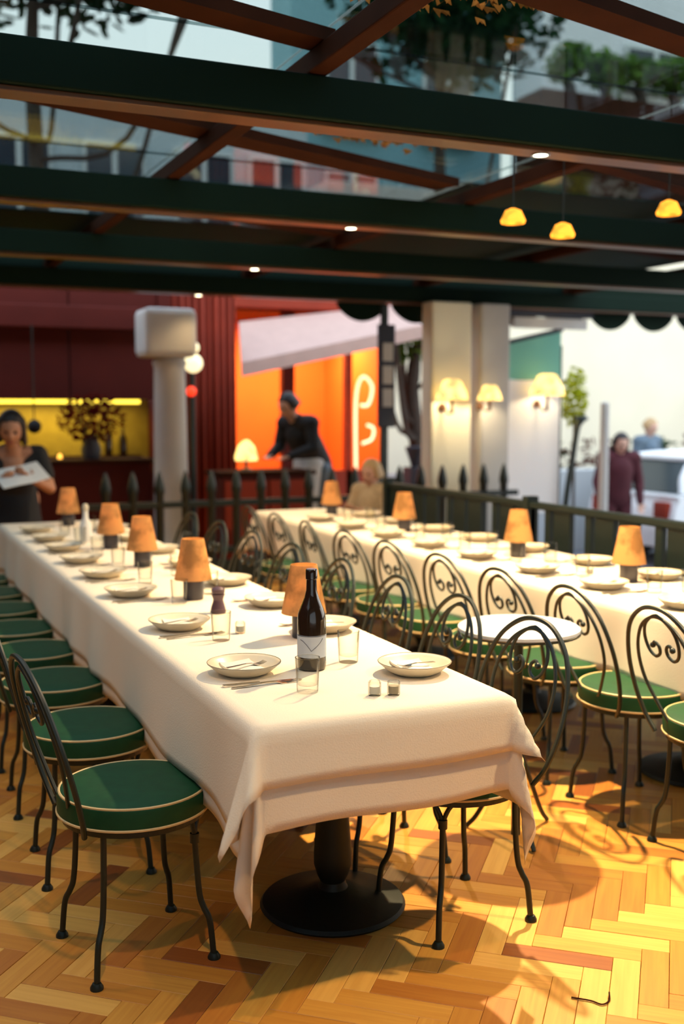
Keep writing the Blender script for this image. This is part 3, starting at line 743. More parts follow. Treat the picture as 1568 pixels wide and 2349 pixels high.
pp.location = (.98-.0, 7.72-.36, 1.0); pp.rotation_euler = (math.radians(28), math.radians(-8), .25)

def stand(h, lean=.0, arms='down', seat=False):
    k = h/1.72; z = lambda v: v*k
    if seat:
        J = dict(pelvis=(0, 0, .56), chest=(0, .03, .82), neck=(0, .05, .97), head=(0, .08, 1.09), look=(0, 1, -.25), up=(0, .2, 1), shL=(-.16, .04, .92), shR=(.16, .04, .92),
                 elL=(-.22, .12, .70), elR=(.22, .12, .70), wrL=(-.10, .30, .76), wrR=(.10, .30, .76), hipL=(-.09, 0, .53), hipR=(.09, 0, .53), knL=(-.10, .40, .52), knR=(.10, .40, .52), anL=(-.1, .38, .085), anR=(.1, .38, .085))
        return J
    f = math.sin(lean); c = math.cos(lean)
    def up_(d, y=0, x=0): return (x, f*d*k+y, z(.95)+c*d*k)
    J = dict(pelvis=(0, -.05, z(.95)), chest=up_(.33), neck=up_(.50), head=up_(.63, .05), look=(0, 1, -.35-lean*.4), up=(0, .3, 1), shL=up_(.45, 0, -.18), shR=up_(.45, 0, .18),
             hipL=(-.09, -.04, z(.92)), hipR=(.09, -.04, z(.92)), knL=(-.10, 0, z(.49)), knR=(.11, .03, z(.49)), anL=(-.10, -.05, .085), anR=(.12, .02, .085))
    if arms == 'down':
        J.update(elL=up_(.17, .0, -.25), elR=up_(.17, 0, .25), wrL=up_(-.07, .10, -.24), wrR=up_(-.07, .10, .24))
    else:
        J.update(elL=up_(.20, .12, -.24), elR=up_(.20, .12, .24), wrL=up_(.12, .36, -.14), wrR=up_(.12, .36, .14))
    return J
def shirt(m, nm='shirt', r=1.0):
    return (nm, m, [('pelvis', 'chest', .145*r, .14*r), ('chest', 'neck', .13*r, .062), ('shL', 'shR', .075*r, .075*r), ('shL', 'elL', .064*r, .052*r), ('shR', 'elR', .064*r, .052*r), ('elL', 'wrL', .052*r, .036*r), ('elR', 'wrR', .052*r, .036*r)])
def trousers(m): return ('trousers', m, [('pelvis', 'pelvis', .135, .135), ('hipL', 'knL', .098, .072), ('hipR', 'knR', .098, .072), ('knL', 'anL', .07, .055), ('knR', 'anR', .07, .055)])
# waiter in dark waistcoat and white apron bending over, seen through the fence
J = stand(1.70, .42, 'fwd')
person((3.98, 9.65, -.04), PI-1.2+PI*0, J, M['skinlight'], [shirt(M['black'], 'waistcoat', 1.12), trousers(M['denim']),
       ('apron', M['apron'], [((0, .02, .98), (0, .06, .70), .165, .15), ((0, .06, .70), (0, .06, .45), .15, .13)])],
       M['hairdark'], 'dark-haired waiter in black top and pale apron bending beyond the fence', hairlen=.03)
# blonde person reflected in the window, built as a solid seated figure
t = copy_tree(chair0); t.location = (3.83, 7.90, 0); t.rotation_euler = (0, 0, PI+.5); t.scale = (.88, .88, .88); tag(t, 'iron bistro chair holding the blonde person in beige', 'chair')
J = stand(1.6, seat=True)
blonde = person((3.83, 7.93, -.03), PI/2+.5, J, M['skinlight'], [shirt(M['beige'], 'coat', 1.08), ('skirt', M['beige'], [('hipL', 'knL', .105, .085), ('hipR', 'knR', .105, .085), ('pelvis', 'pelvis', .15, .15)])],
       M['hairblond'], 'reflected blonde person in beige coat, built seated beyond the end of the rear table', hairlen=.06)
blonde.scale = (.88, .88, .88)
# passers-by on the pavement outside, by the parked car
person((8.15, 10.35, -.5), PI-.3, stand(1.68, .05), M['skinlight'], [shirt(M['maroon'], 'coat', 1.18), trousers(M['maroon'])], M['hairdark'], 'dark-haired passer-by in a maroon coat left of the white car', hairlen=.16)
person((9.95, 12.02, -.5), PI+.2, stand(1.84, .0), M['skinlight'], [shirt(M['denim'], 'jacket', 1.2), trousers(M['black'])], M['hairblond'], 'man in blue-grey jacket standing behind the white car', hairlen=.01)

# ---------------------------------------------------------------- picket fence and railing
fence = empty('picket_fence', (1.6, 8.42, 0), 0, 'dark green iron fence with spear-topped pickets across the far side', 'fence')
def prt(parent, name, bm, m, smooth=False, ang=40):
    o = obj(name, bm, m, parent, smooth, ang); o.matrix_parent_inverse = Matrix.Translation(-parent.location) if parent.rotation_euler[2] == 0 else Matrix.Identity(4); return o
pk = lat([(0, 0), (.034, 0), (.034, .77), (.043, .785), (.041, .83), (.028, .89), (.010, .945), (0, .955)], 10)
pkm = mesh(pk, 'picket', True, 40); pkm.materials.append(M['iron'])
x = 1.75
while x < 5.45:
    link('picket', pkm, None, fence, (x-1.6, 0, 0)); x += .212
for z in (.28, .66):
    prt(fence, 'rail', bx(1.6, 5.5, 8.395, 8.445, z, z+.05, bev=.004), M['iron'])
prt(fence, 'lower_panel', bx(1.6, 5.5, 8.405, 8.435, .05, .22), M['iron'])

rail = empty('railing', (3.62, 4.6, 0), 0, 'black waist-high railing with open gaps behind the rear table', 'railing')
for z0, z1, nm in ((.86, .90, 'handrail'), (.10, .15, 'bottom_rail')): prt(rail, nm, bx(3.59, 3.65, 1.9, 7.3, z0, z1, bev=.008), M['iron'])
y = 1.95
while y < 7.3:
    wide = int(y*10) % 3 != 0
    prt(rail, 'slat', bx(3.605, 3.635, y, y+(.15 if wide else .05), .15, .86), M['iron']); y += .19
for y in (1.93, 3.6, 5.4, 7.27): prt(rail, 'post', bx(3.58, 3.66, y-.03, y+.03, 0, .93, bev=.006), M['iron'])

# ---------------------------------------------------------------- inside, far left: red bar wall
wl = obj('wall_left', bx(-2.45, -2.3, .6, 10.6, -.1, 2.75), M['redpanel']); tag(wl, kind='structure')
wb = empty('wall_back', (0, 10.3, 0), 0, kind='structure')
for i in range(6):
    x0 = -2.3+i*.82; prt(wb, 'panel', bx(x0+.006, x0+.812, 10.12, 10.3, 1.53, 2.75, bev=.004), M['redpanel'])
prt(wb, 'bulkhead', bx(-2.3, 2.66, 9.95, 10.14, 2.16, 2.36, bev=.01), M['redpanel'])
prt(wb, 'tiled_back', bx(-2.3, 2.66, 10.55, 10.62, -.05, 1.55), M['yellowwall'])
prt(wb, 'side_cheek', bx(2.62, 2.74, 10.1, 10.62, -.05, 2.75), M['redpanel'])
prt(wb, 'light_strip', bx(-2.2, 2.45, 10.16, 10.22, 1.492, 1.525), M['led'])
l = bpy.data.lights.new('strip_light', 'AREA'); l.shape = 'RECTANGLE'; l.size = 4.5; l.size_y = .06; l.energy = 26; l.color = (1, .74, .16)
lo = bpy.data.objects.new('strip_light', l); COL.objects.link(lo); lo.location = (.1, 10.32, 1.48)
bar_c = empty('bar_counter', (0, 9.9, 0), 0, 'dark wooden bar counter under the yellow-lit shelf wall', 'counter')
prt(bar_c, 'counter_top', bx(-2.2, 2.45, 9.55, 9.95, .96, 1.0, bev=.008), M['brownwood']); prt(bar_c, 'counter_front', bx(-2.2, 2.4, 9.6, 9.9, 0, .96), M['redpanel'])
# flowers, pendant, tealight
def leaves(bm, c, rad, n, s, rnd, flat=.5):
    for _ in range(n):
        while True:
            p = Vector((rnd.uniform(-1, 1), rnd.uniform(-1, 1), rnd.uniform(-1, 1)))
            if p.length < 1: break
        p = Vector((p.x*rad[0], p.y*rad[1], p.z*rad[2]))+Vector(c)
        a = Vector((rnd.gauss(0, 1), rnd.gauss(0, 1), rnd.gauss(0, 1)*flat)).normalized(); b = a.orthogonal().normalized(); b.rotate(Matrix.Rotation(rnd.random()*6.28, 3, a)); q = s*rnd.uniform(.6, 1.3)
        vs = [bm.verts.new(p+a*q*u+b*q*v_) for u, v_ in ((-1, 0), (-.3, .38), (.5, .34), (1, 0), (.5, -.34), (-.3, -.38))]
        bm.faces.new(vs)
rl = random.Random(5)
fl = empty('flower_arrangement', (1.90, 9.72, 1.0), 0, 'tall dark red dried flower arrangement on the bar counter', 'flowers')
o = obj('vase', lat([(0, 0), (.07, 0), (.09, .08), (.06, .18), (.07, .21), (.055, .21), (0, .02)], 24), M['lampbase'], fl, True)
bm = bmesh.new()
for k in range(16):
    a = rl.random()*6.28; tube(bm, cr_spline([(0, 0, .1), (math.cos(a)*.08, math.sin(a)*.08, .25), (math.cos(a)*.26*rl.random(), math.sin(a)*.2, .30+.22*rl.random())], 4), .004, 5)
obj('stems', bm, M['bark'], fl)
bm = bmesh.new(); leaves(bm, (.0, 0, .36), (.30, .2, .22), 500, .032, rl); o = obj('blossoms', bm, M['leafred'], fl); o['kind'] = 'stuff'
pd = empty('pendant_lamp', (1.42, 9.75, 2.15), 0, 'dark round pendant hanging before the yellow shelf wall', 'pendant')
obj('cord', lat([(0, -.80), (.006, -.80), (.006, .02), (0, .02)], 8), M['iron'], pd)
bm = bmesh.new(); bmesh.ops.create_uvsphere(bm, u_segments=24, v_segments=16, radius=.062, matrix=Matrix.Translation((0, 0, -.86))); obj('globe', bm, M['black'], pd, True)
tl = empty('candle_holder', (1.62, 9.68, 1.0), 0, 'small glowing candle glass on the bar counter', 'candle')
obj('glass_cup', lat([(0, 0), (.03, 0), (.033, .06), (.030, .06), (.027, .006), (0, .006)], 20), M['glassware'], tl, True)
obj('flame', lat([(0, .008), (.020, .01), (.018, .04), (0, .055)], 14), M['tealight'], tl, True)
for i, (x, h) in enumerate(((2.2, .31), (2.34, .26))):
    b_ = empty('bar_bottle', (x, 10.42, 1.0), 0, ('taller dark bottle just right of the dried flowers against the olive wall', 'shorter dark bottle beside the bar wall edge, farther from the flowers')[i], 'bottle', 'bottles at the back of the bar')
    obj('bottle_body', lat([(0, 0), (.036, 0), (.038, .01), (.038, h*.6), (.015, h*.8), (.013, h), (0, h)], 18), M['bottle'], b_, True)
prt(bar_c, 'back_shelf', bx(-2.2, 2.5, 10.33, 10.53, .96, .999), M['brownwood'])

# ---------------------------------------------------------------- window reflections of a grey pillar and lights, built as column and lantern
sc = empty('reflected_column', (2.52, 9.35, 0), 0, 'reflected grey pillar built as a pale stone column beside the red curtain', 'column')
obj('shaft', lat([(0, .22), (.155, .22), (.135, 1.80), (.15, 1.84), (.13, 1.88), (0, 1.88)], 28), M['stone'], sc, True)
obj('plinth', bx(-.24, .24, -.24, .24, 0, .22, bev=.02), M['stone'], sc)
obj('capital', bx(-.26, .20, -.2, .2, 1.885, 2.30, bev=.05), M['stone'], sc)
sl = empty('reflected_lantern', (2.80, 9.62, 0), 0, 'reflected lights built as a lantern post with two cream globes and a red lamp', 'lantern')
obj('post', lat([(0, 0), (.05, 0), (.03, .1), (.025, 1.93), (0, 1.93)], 14), M['iron'], sl, True)
for z, r, m_, nm in ((1.99, .055, 'globe', 'globe'), (1.85, .085, 'globe', 'globe'), (1.60, .045, 'redlamp', 'red_lens')):
    bm = bmesh.new(); bmesh.ops.create_uvsphere(bm, u_segments=20, v_segments=14, radius=r, matrix=Matrix.Translation((0 if nm == 'globe' else -.02, -.04, z))); obj(nm, bm, M[m_], sl, True)

# ---------------------------------------------------------------- red curtain, orange shop, awning
cu = bmesh.new(); cols = []
for k in range(121):
    u = k/120; cols.append((2.78+u*.66, 10.32+.05*math.sin(u*60)+.02*math.sin(u*23)))
for (x, y) in cols: cu.verts.new((x, y, -.02))
for (x, y) in cols: cu.verts.new((x, y, 2.7))
cu.verts.ensure_lookup_table()
for k in range(120): cu.faces.new((cu.verts[k], cu.verts[k+1], cu.verts[122+k], cu.verts[121+k]))
o = tag(obj('curtain', cu, M['darkred'], None, True, 180), 'tall pleated red curtain between the stone column and the orange shopfront', 'curtain'); so = o.modifiers.new('thick', 'SOLIDIFY'); so.thickness = .006
sh = empty('shopfront', (4.5, 11.5, -.02), 0, 'orange-lit shopfront with dark doorway under a pale slanted awning', 'shop')
prt(sh, 'back_wall', bx(3.4, 6.4, 12.9, 13.05, -.5, 3.3), M['orange'])
prt(sh, 'side_wall', bx(5.50, 5.60, 11.3, 12.9, -.5, 3.0), M['orange'])
prt(sh, 'side_wall', bx(3.45, 3.55, 11.3, 12.9, -.5, 3.0), M['orange'])
prt(sh, 'sign_board', bx(3.3, 5.62, 11.15, 11.25, 2.52, 3.1, bev=.01), M['darkred'])
prt(sh, 'ceiling_board', bx(3.4, 5.62, 11.25, 12.9, 2.5, 2.56), M['redpanel'])
prt(sh, 'door_post', bx(4.32, 4.46, 11.3, 11.4, -.05, 2.5, bev=.006), M['redpanel']); prt(sh, 'door_post', bx(5.08, 5.16, 11.3, 11.4, -.05, 2.5, bev=.006), M['darkred'])
prt(sh, 'stall_riser', bx(3.5, 5.5, 11.3, 11.4, -.5, .75), M['darkred'])
bm = bmesh.new(); q = [(3.75, 11.1, 2.36), (5.55, 11.1, 2.60), (5.55, 10.35, 2.33), (3.52, 10.35, 1.90)]
vs = [bm.verts.new(p) for p in q]+[bm.verts.new((p[0], p[1], p[2]-.14)) for p in q]
for f in ((0, 1, 2, 3), (4, 5, 6, 7), (0, 1, 5, 4), (1, 2, 6, 5), (2, 3, 7, 6), (3, 0, 4, 7)): bm.faces.new([vs[i] for i in f])
tag(obj('awning', bm, M['awning']), 'pale pink slanted awning above the orange shopfront', 'awning')
for x, e in ((4.0, 45), (5.0, 60)):
    l = bpy.data.lights.new('shop_light', 'AREA'); l.size = .5; l.energy = e; l.color = (1, .62, .25)
    lo = bpy.data.objects.new('shop_light', l); COL.objects.link(lo); lo.location = (x, 12.0, 2.45)
lt = empty('window_ornament', (5.28, 11.25, 1.0), 0, 'glowing yellow curled window ornament in the orange shopfront', 'ornament')
bm = bmesh.new(); tube(bm, cr_spline([(-.10, 0, -.25), (-.10, 0, .55), (-.02, 0, .80), (.10, 0, .70), (.06, 0, .50), (-.04, 0, .48)], 6), .018, 8); obj('tube_left', bm, M['globe'], lt, True)
bm = bmesh.new(); tube(bm, cr_spline([(-.02, 0, .05), (.10, 0, .10), (.12, 0, .22), (.04, 0, .26)], 6), .016, 8); obj('tube_right', bm, M['globe'], lt, True)

# service sideboard with the round lit lamp
sb = empty('sideboard', (3.28, 9.15, 0), 0, 'dark red wooden service sideboard behind the fence', 'sideboard')
obj('cabinet', bx(-.42, .42, -.2, .2, .08, .86, bev=.01), M['redpanel'], sb); obj('top', bx(-.45, .45, -.22, .22, .865, .90, bev=.008), M['brownwood'], sb)
for k in (-1, 1):
    d_ = obj('door', bx(-.195, .195, -.012, .012, .12, .82, bev=.006), M['darkred'], sb); d_.location = (k*.205, -.215, 0)
    bm = bmesh.new(); bmesh.ops.create_uvsphere(bm, u_segments=10, v_segments=8, radius=.014, matrix=Matrix.Translation((-k*.15, -.028, .5))); obj('knob', bm, M['chrome'], d_, True)
    for j in (-1, 1): o = obj('leg', bx(-.025, .025, -.025, .025, 0, .079), M['brownwood'], sb); o.location = (k*.38, j*.16, 0)
tl = empty('table_lamp', (3.13, 9.10, .90), 0, 'round-shaded glowing lamp on the red sideboard behind the fence', 'lamp')
obj('lamp_base', lat([(0, 0), (.06, 0), (.05, .02), (.015, .03), (.02, .08), (.012, .12), (0, .12)], 20), M['lampbase'], tl, True)
obj('lamp_shade', lat([(.115, .10), (.118, .14), (.085, .24), (.035, .29), (.02, .30), (.033, .288), (.082, .237), (.114, .14), (.112, .10), (.115, .10)], 32), M['sconce'], tl, True); tl.scale = (.85, .85, .9)

# ---------------------------------------------------------------- posts, sconces, screen at the far right side
pc = empty('cream_pillar', (4.90, 8.75, 0), 0, 'broad cream pillar carrying a lit wall sconce', 'pillar')
obj('shaft', bx(-.17, .24, -.1, .1, 0, 2.40, bev=.015), M['cream'], pc); obj('plinth', bx(-.2, .27, -.13, .13, -.5, .12, bev=.01), M['cream'], pc)
pg = empty('grey_pillar', (5.40, 8.75, 0), 0, 'slim grey pillar between the cream pillar and the mint screen', 'pillar')
obj('shaft', bx(-.16, .15, -.1, .1, 0, 2.40, bev=.015), M['stone'], pg); obj('plinth', bx(-.19, .18, -.13, .13, -.5, .12, bev=.01), M['stone'], pg)
sg = empty('hanging_sign', (4.30, 8.70, 2.0), 0, 'narrow black upright sign with three pale panels beside the cream pillar', 'sign')
obj('board', bx(-.08, .08, -.02, .02, -.72, .18, bev=.006), M['navy'], sg)
for k in range(3): obj('pale_panel', bx(-.045, .055, -.028, -.021, .02-.2*k-.16, .02-.2*k, bev=.002), M['stone'], sg)
obj('post', bx(-.03, .03, .021, .06, -2.0, .35), M['iron'], sg)
scn = empty('windbreak_screen', (6.15, 9.0, 0), 0, 'tall pale screen with mint green top carrying the largest sconce', 'screen')
obj('lower_fabric', bx(-.42, .20, -.012, .012, .42, 1.72), M['screen'], scn)
bm = bmesh.new(); vs = [bm.verts.new(p) for p in ((-.42, -.012, 1.725), (.20, -.012, 1.725), (.20, -.012, 2.20), (-.42, -.012, 2.06), (-.42, .012, 1.725), (.20, .012, 1.725), (.20, .012, 2.20), (-.42, .012, 2.06))]
for f in ((0, 1, 2, 3), (4, 5, 6, 7), (0, 1, 5, 4), (1, 2, 6, 5), (2, 3, 7, 6), (3, 0, 4, 7)): bm.faces.new([vs[i] for i in f])
obj('mint_top', bm, M['mint'], scn)
bm = bmesh.new(); tube(bm, [(-.44, 0, 2.07), (.22, 0, 2.215)], .022, 10); obj('top_pole', bm, M['navy'], scn)
for xx in (-.43, .21): bm = bmesh.new(); tube(bm, [(xx, 0, -.5), (xx, 0, 2.06)], .014, 10); obj('pole', bm, M['iron'], scn)
ob = empty('sign_board', (6.1, 9.00, 2.45), 0, 'long navy blue board hanging under the eave above the screen', 'sign')
obj('board', bx(-.35, .62, -.03, .03, -.12, .08, bev=.01), M['navy'], ob); obj('lower_trim', bx(-.30, .55, -.025, .025, -.23, -.13), M['stone'], ob)
def sconce(x, y, z, lbl, s=1.0, rim=False):  # lamps mirrored in the window pane, built as solid sconces
    t = empty('reflected_sconce', (x, y, z), 0, lbl, 'wall lamp', 'reflected cream-shaded wall lamps')
    obj('shade', lat([(.155*s, -.005), (.135*s, .07*s), (.085*s, .17*s), (.055*s, .185*s), (.05*s, .183*s), (.081*s, .168*s), (.131*s, .07*s), (.151*s, -.005), (.155*s, -.005)], 32), M['sconce'], t, True)
    obj('stem', lat([(0, -.14*s), (.015, -.14*s), (.012, 0), (.012, .10*s), (0, .10*s)], 12), M['brownwood'], t, True)
    bm = bmesh.new(); tube(bm, cr_spline([(0, 0, -.12*s), (0, .06, -.14*s), (0, .12, -.10*s), (0, .16, -.08*s)], 5), .008, 8); obj('arm', bm, M['trimwood'], t, True)
    o = obj('back_plate', lat([(0, 0), (.04, 0), (.035, .012), (0, .014)], 20), M['trimwood'], t, True); o.rotation_euler = (PI/2, 0, 0); o.location = (0, .175, -.08*s)
    l = bpy.data.lights.new('sconce_bulb', 'POINT'); l.energy = 13; l.color = (1, .80, .48); l.shadow_soft_size = .03
    lo = bpy.data.objects.new('sconce_bulb', l); COL.objects.link(lo); lo.parent = t; lo.location = (0, 0, .06*s)
sconce(4.83, 8.46, 1.53, 'reflected lamp built as a lit cream sconce on the broad cream pillar', .93)
sconce(5.22, 8.46, 1.525, 'smaller reflected lamp built as a cream sconce on the slim grey pillar', .72)
sconce(6.07, 8.80, 1.575, 'largest reflected lamp built as a cream sconce before the mint-topped screen', 1.08)
hl = empty('parasol_pole', (6.35, 8.9, -.5), 0, 'dark green slanting parasol pole with small hooked head right of the screen', 'pole')
bm = bmesh.new(); tube(bm, cr_spline([(0, 0, .05), (.02, 0, .9), (.10, 0, 1.45), (.15, 0, 1.75), (.20, 0, 1.83)], 6), .03, 10, radii=None); obj('pole', bm, M['iron'], hl, True)
obj('head', lat([(0, 1.80), (.07, 1.84), (.05, 1.87), (0, 1.88)], 16, (.20, 0)), M['iron'], hl, True)
obj('foot', lat([(0, 0), (.25, 0), (.25, .04), (.05, .06), (0, .06)], 24), M['iron'], hl, True)
wp = empty('white_post', (7.06, 9.2, -.5), 0, 'thin white post standing right of the slanting pole', 'post')
obj('shaft', lat([(0, .03), (.05, .03), (.045, 2.0), (0, 2.02)], 16), M['stone'], wp, True); obj('foot', lat([(0, 0), (.12, 0), (.12, .03), (0, .03)], 20), M['stone'], wp, True)
dp = empty('bollard', (5.22, 9.9, -.5), 0, 'short black post with cup-shaped top behind the grey pillar', 'post')
obj('shaft', bx(-.09, .09, -.09, .09, 0, 1.35, bev=.01), M['navy'], dp); obj('cup', lat([(0, 1.35), (.03, 1.352), (.10, 1.55), (.09, 1.56), (0, 1.40)], 20), M['navy'], dp, True)

# lampshades reflected in the window, built as solid pendants under the roof
for i, (x, y, z, lb) in enumerate(((2.70, 4.20, 2.26, 'reflected amber lampshade built as a pendant left of its twin beside a roof beam'), (2.98, 4.22, 2.22, 'reflected amber lampshade built as a pendant below the other two, nearest the third beam'), (3.38, 3.98, 2.31, 'reflected amber lampshade built as a pendant apart at the dark end of the roof'))):
    t = empty('pendant_lamp', (x, y, z), 0, lb, 'pendant', 'reflected amber lampshades under the roof')
    obj('shade', lat([(.052, 0), (.056, .012), (.036, .055), (.012, .066), (.010, .064), (.034, .053), (.053, .012), (.050, 0), (.052, 0)], 28), M['amber'], t, True)
    obj('cord', lat([(0, .066), (.003, .066), (.003, 2.66-z), (0, 2.66-z)], 8), M['iron'], t)
    obj('bulb', lat([(0, .01), (.018, .02), (.016, .04), (0, .055)], 14), M['globe'], t, True)

# ---------------------------------------------------------------- street outside
g = obj('ground_outside', bx(-30, 45, -6, 40, -.62, -.5), M['pave']); tag(g, 'grey street paving outside', kind='structure')
def facade(name, x0, x1, y, z1, m, lbl, rows, fr=True, depth=1.2):
    t = empty(name, ((x0+x1)/2, y, -.5), 0, lbl, 'building')
    prt(t, 'wall', bx(x0, x1, y+.12, y+depth, -.5, z1), m); prt(t, 'cornice', bx(x0-.1, x1+.1, y-.05, y+depth+.1, z1, z1+.22, bev=.03), M['stone'])
    for (cx, cz, w_, h_) in rows:
        f = prt(t, 'window', bx(cx-w_/2, cx+w_/2, y+.02, y+.11, cz-h_/2, cz+h_/2, bev=.01), M['winframe'])
        for k in (-1, 1):
            p = obj('pane', bx(cx+k*w_/4-w_*.20, cx+k*w_/4+w_*.20, y+.0, y+.019, cz-h_/2+.08, cz+h_/2-.08), M['winglass'], f)
        s_ = prt(t, 'window_sill', bx(cx-w_/2-.08, cx+w_/2+.08, y-.12, y+.11, cz-h_/2-.10, cz-h_/2-.005), M['stone'])
    return t
facade('townhouse', -2.0, 7.4, 18, 6.7, M['bluewall'], 'blue-grey town house with white windows seen through the glass roof on the left', [(x, 4.9, 1.0, 1.7) for x in (1.0, 2.5, 4.0, 5.5, 6.8)])
facade('teal_house', 7.7, 12.3, 19.5, 9.6, M['tealwall'], 'teal-clad house behind the middle of the glass roof', [(x, z, 1.1, 1.6) for x in (8.9, 11.0) for z in (5.2, 7.6)])
facade('cream_house', 6.6, 19.5, 15.2, 4.6, M['cream'], 'sunlit cream rendered house filling the right behind the sconces', [(9.8, 1.9, 1.3, 1.0), (14.6, 2.2, 1.6, 1.0)])
facade('pale_house', 12.6, 22.5, 18.5, 12.4, M['palewall'], 'pale pebble-dashed house seen through the roof at the upper right', [(15.3, 8.4, 1.5, .8)])
facade('opposite_house', -14, 16, -9.5, 11, M['bluewall'], 'unseen tall grey house behind the viewer, added to block the low sky', [], depth=1)  # out of view; put in to cut sky fill from behind
kr = obj('kerb', bx(-10, 30, 12.6, 12.85, -.5, -.36, bev=.02), M['stone']); tag(kr, 'pale stone kerb of the street', kind='structure')
lw = obj('street_wall', bx(4.2, 30, 12.3, 12.5, -.5, .62, bev=.02), M['greywall']); tag(lw, 'low grey garden wall behind the parked car', 'wall')
# planters of greenery at the foot of the right houses
def tree(name, loc, h, crown, n, s, m, lbl, seed, trunk=True, br=7):
    r_ = random.Random(seed); t = empty(name, loc, 0, lbl, 'tree')
    if trunk:
        bm = bmesh.new(); tube(bm, cr_spline([(0, 0, 0), (.05, .02, h*.4), (-.04, .05, h*.8), (0, 0, h)], 5), .1, 10, radii=[.13*(1-.6*k/15) for k in range(16)])
        for k in range(br):
            a = r_.random()*6.28; z = h*(.55+.4*r_.random()); q = crown[0]*r_.uniform(.5, .9)
            tube(bm, cr_spline([(0, 0, z), (math.cos(a)*q*.5, math.sin(a)*q*.5, z+.25*crown[2]), (math.cos(a)*q, math.sin(a)*q, h+crown[2]*r_.uniform(-.1, .6))], 4), .03, 6)
        obj('trunk', bm, M['bark'], t, True)
    for k in range(5):
        bm = bmesh.new(); a = k*1.256+r_.random(); q = .45
        leaves(bm, (math.cos(a)*crown[0]*q, math.sin(a)*crown[1]*q, h+crown[2]*(.1+.5*r_.random())), (crown[0]*.65, crown[1]*.65, crown[2]*.6), n//5, s, r_)
        o = obj('foliage', bm, m, t); o['kind'] = 'stuff'
    return t
tree('street_tree', (6.12, 11.55, -.5), 2.75, (.62, .6, .55), 1500, .085, M['leaf'], 'bright green leafy street tree beside the cream house', 21)
tree('street_tree', (4.3, 15.2, -.5), 3.3, (1.6, .8, .5), 1500, .09, M['leafdark'], 'dark leafed tree above the orange shopfront', 22)
tree('street_tree', (1.9, 12.2, -.5), 6.6, (2.3, 1.6, 1.1), 2600, .12, M['leafdark'], 'dark tree whose leaves hang over the upper left of the glass roof', 23)
tree('street_tree', (7.6, 13.6, -.5), 6.9, (1.7, 1.5, 1.3), 2600, .12, M['leafdark'], 'dark leafy tree over the middle of the glass roof', 24)
for i, x in enumerate((12.0, 12.8, 13.6, 14.4, 15.2)):
    t = tree('roof_shrub', (x, 16.9, 7.05), .42, (.5, .3, .45+.12*(i % 2)), 420, .10, M['leaf'], 'green shrub on the roof terrace against the pale house, %s from the left' % ORD[i], 30+i, trunk=True, br=4); tag(t, cat='shrub', group='shrubs along the roof terrace')
te = obj('garage_block', bx(11.2, 23, 16.55, 17.4, -.5, 7.05, bev=.02), M['brownwood']); tag(te, 'dark timber building carrying the row of roof shrubs', 'building')
hd = empty('hedge', (12.5, 14.2, -.5), 0, 'soft green hedge row along the cream house on the right', 'hedge')
for k in range(8):
    bm = bmesh.new(); leaves(bm, (-4+k*1.1, 0, .8), (.8, .35, .75), 260, .10, rl); o = obj('foliage', bm, M['leafdark'] if k % 2 else M['leafred'], hd); o['kind'] = 'stuff'
# small orange leaf-shaped flakes in patches over the roof glass
for i, (x, y, n_, lb) in enumerate(((2.35, 4.75, 70, 'orange leaf-shaped flakes on the glass in the middle of the roof'), (1.85, 4.62, 26, 'a few orange leaf-shaped flakes on the roof glass left of the larger patch'), (1.72, 3.12, 40, 'orange leaf-shaped flakes on the roof glass at the top of the frame'))):
    bm = bmesh.new()
    for _ in range(n_):
        a = rl.random()*6.28; c_ = Vector((rl.gauss(0, .16)+x, rl.gauss(0, .10)+y, 2.705+rl.random()*.012)); s_ = rl.uniform(.02, .035)
        vs = [bm.verts.new(c_+Vector((math.cos(a+b_)*s_*q, math.sin(a+b_)*s_*q, (k % 2)*.02+.012*math.sin(a+b_)))) for k, (b_, q) in enumerate(((0, 1), (.7, .55), (1.6, .5), (PI, 1), (4.6, .5), (5.5, .55)))]; bm.faces.new(vs)
    tag(obj('orange_patch', bm, M['leaforange']), lb, 'leaves', kind='stuff')

# ---------------------------------------------------------------- parked white car
car = empty('car', (10.75, 10.95, -.53), 0, 'white hatchback car parked behind the railing at the right', 'car')
def profile_extrude(bm, pts, y0, y1, inset=.0):
    A = [bm.verts.new((x, y0, z)) for x, z in pts]; B = [bm.verts.new((x, y1, z)) for x, z in pts]; n = len(pts)
    bm.faces.new(A[::-1]); bm.faces.new(B)
    for i in range(n): bm.faces.new((A[i], A[(i+1) % n], B[(i+1) % n], B[i]))
bm = bmesh.new(); pts = [(p.x, p.z) for p in cr_spline([(-1.92, 0, .30), (-1.95, 0, .55), (-1.88, 0, .86), (-1.60, 0, .96), (1.0, 0, .96), (1.80, 0, .84), (1.95, 0, .62), (1.92, 0, .30)], 5)]
for wx in (1.22, -1.22):
    pts += [(wx+.36*math.cos(a), .30+.36*math.sin(a)) for a in [PI*k/10 for k in range(0, 11)]]
profile_extrude(bm, pts, -.83, .83)
o = obj('car_body', bm, M['white'], car, True, 35); b_ = o.modifiers.new('b', 'BEVEL'); b_.width = .05; b_.segments = 3
bm = bmesh.new()
low = [(-1.72, .962), (1.05, .962)]; upz = [(-1.45, 1.36), (.25, 1.36)]
vs = []
vv = [bm.verts.new(p) for p in ((-1.78, -.79, .962), (1.05, -.79, .962), (1.05, .79, .962), (-1.78, .79, .962), (-1.42, -.62, 1.33), (.20, -.62, 1.33), (.20, .62, 1.33), (-1.42, .62, 1.33))]
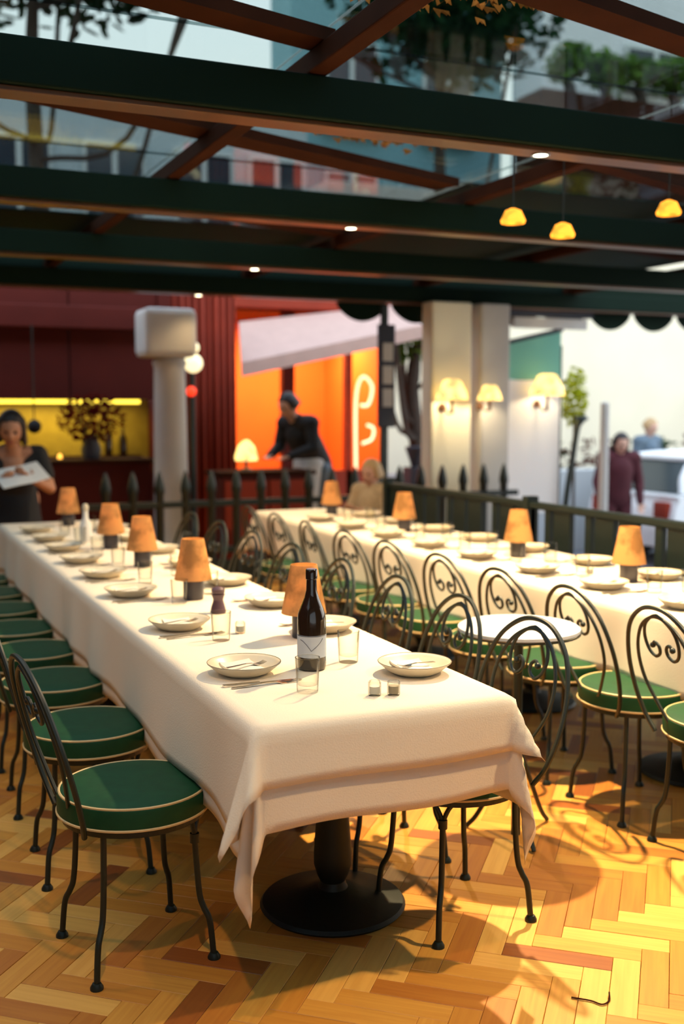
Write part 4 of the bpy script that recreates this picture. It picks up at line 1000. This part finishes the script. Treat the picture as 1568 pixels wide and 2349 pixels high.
for f in ((0, 1, 2, 3), (4, 5, 6, 7), (0, 1, 5, 4), (1, 2, 6, 5), (2, 3, 7, 6), (3, 0, 4, 7)): bm.faces.new([vv[i] for i in f])
obj('windows', bm, M['carglass'], car)
bm = bmesh.new(); P_ = cr_spline([(-1.80, 0, 0.95), (-1.70, 0, 1.18), (-1.42, 0, 1.345), (-.6, 0, 1.385), (.20, 0, 1.345), (1.10, 0, .95)], 6)
for sy in (-1, 1):
    tube(bm, [(p.x, sy*(.62+.17*max(0, min(1, (1.345-p.z)/.39))), p.z) for p in P_], .045, 8)
obj('pillars', bm, M['white'], car, True)
o = obj('roof', bx(-1.45, .25, -.62, .62, 1.325, 1.385, bev=.025), M['white'], car, True)
for wx in (-1.22, 1.22):
    for sy in (-.74, .74):
        w_ = obj('wheel', lat([(0, -.09), (.20, -.09), (.30, -.085), (.315, -.05), (.315, .05), (.30, .085), (.20, .09), (0, .09)], 28), M['rubber'], car, True); w_.rotation_euler = (PI/2, 0, 0); w_.location = (wx, sy, .316)
        h_ = obj('hubcap', lat([(0, -.105), (.17, -.10), (.19, -.088), (.19, .088), (.17, .10), (0, .105)], 20), M['chrome'], w_, True)
for sy in (-.6, .6):
    o = obj('headlamp', bx(1.86, 1.97, sy-.16, sy+.16, .60, .74, bev=.03), M['glassware'], car, True)
    o = obj('tail_lamp', bx(-1.97, -1.90, sy-.13, sy+.13, .66, .86, bev=.02), M['redlamp'] if False else M['darkred'], car, True)
pt = empty('potted_shrub', (6.68, 9.2, -.5), 0, 'yellow-green standard shrub in a pot beside the largest sconce', 'shrub')
obj('pot', lat([(0, 0), (.12, 0), (.16, .26), (.15, .28), (.13, .26), (0, .24)], 24), M['base'], pt, True)
bm = bmesh.new(); tube(bm, [(0, 0, .2), (.01, 0, .8), (0, 0, 1.9)], .014, 8); obj('stem', bm, M['bark'], pt, True)
bm = bmesh.new(); leaves(bm, (0, 0, 2.05), (.13, .13, .32), 320, .04, rl); o = obj('foliage', bm, leaf_mat('yellow_green_leaves', (.45, .50, .03)), pt); o['kind'] = 'stuff'
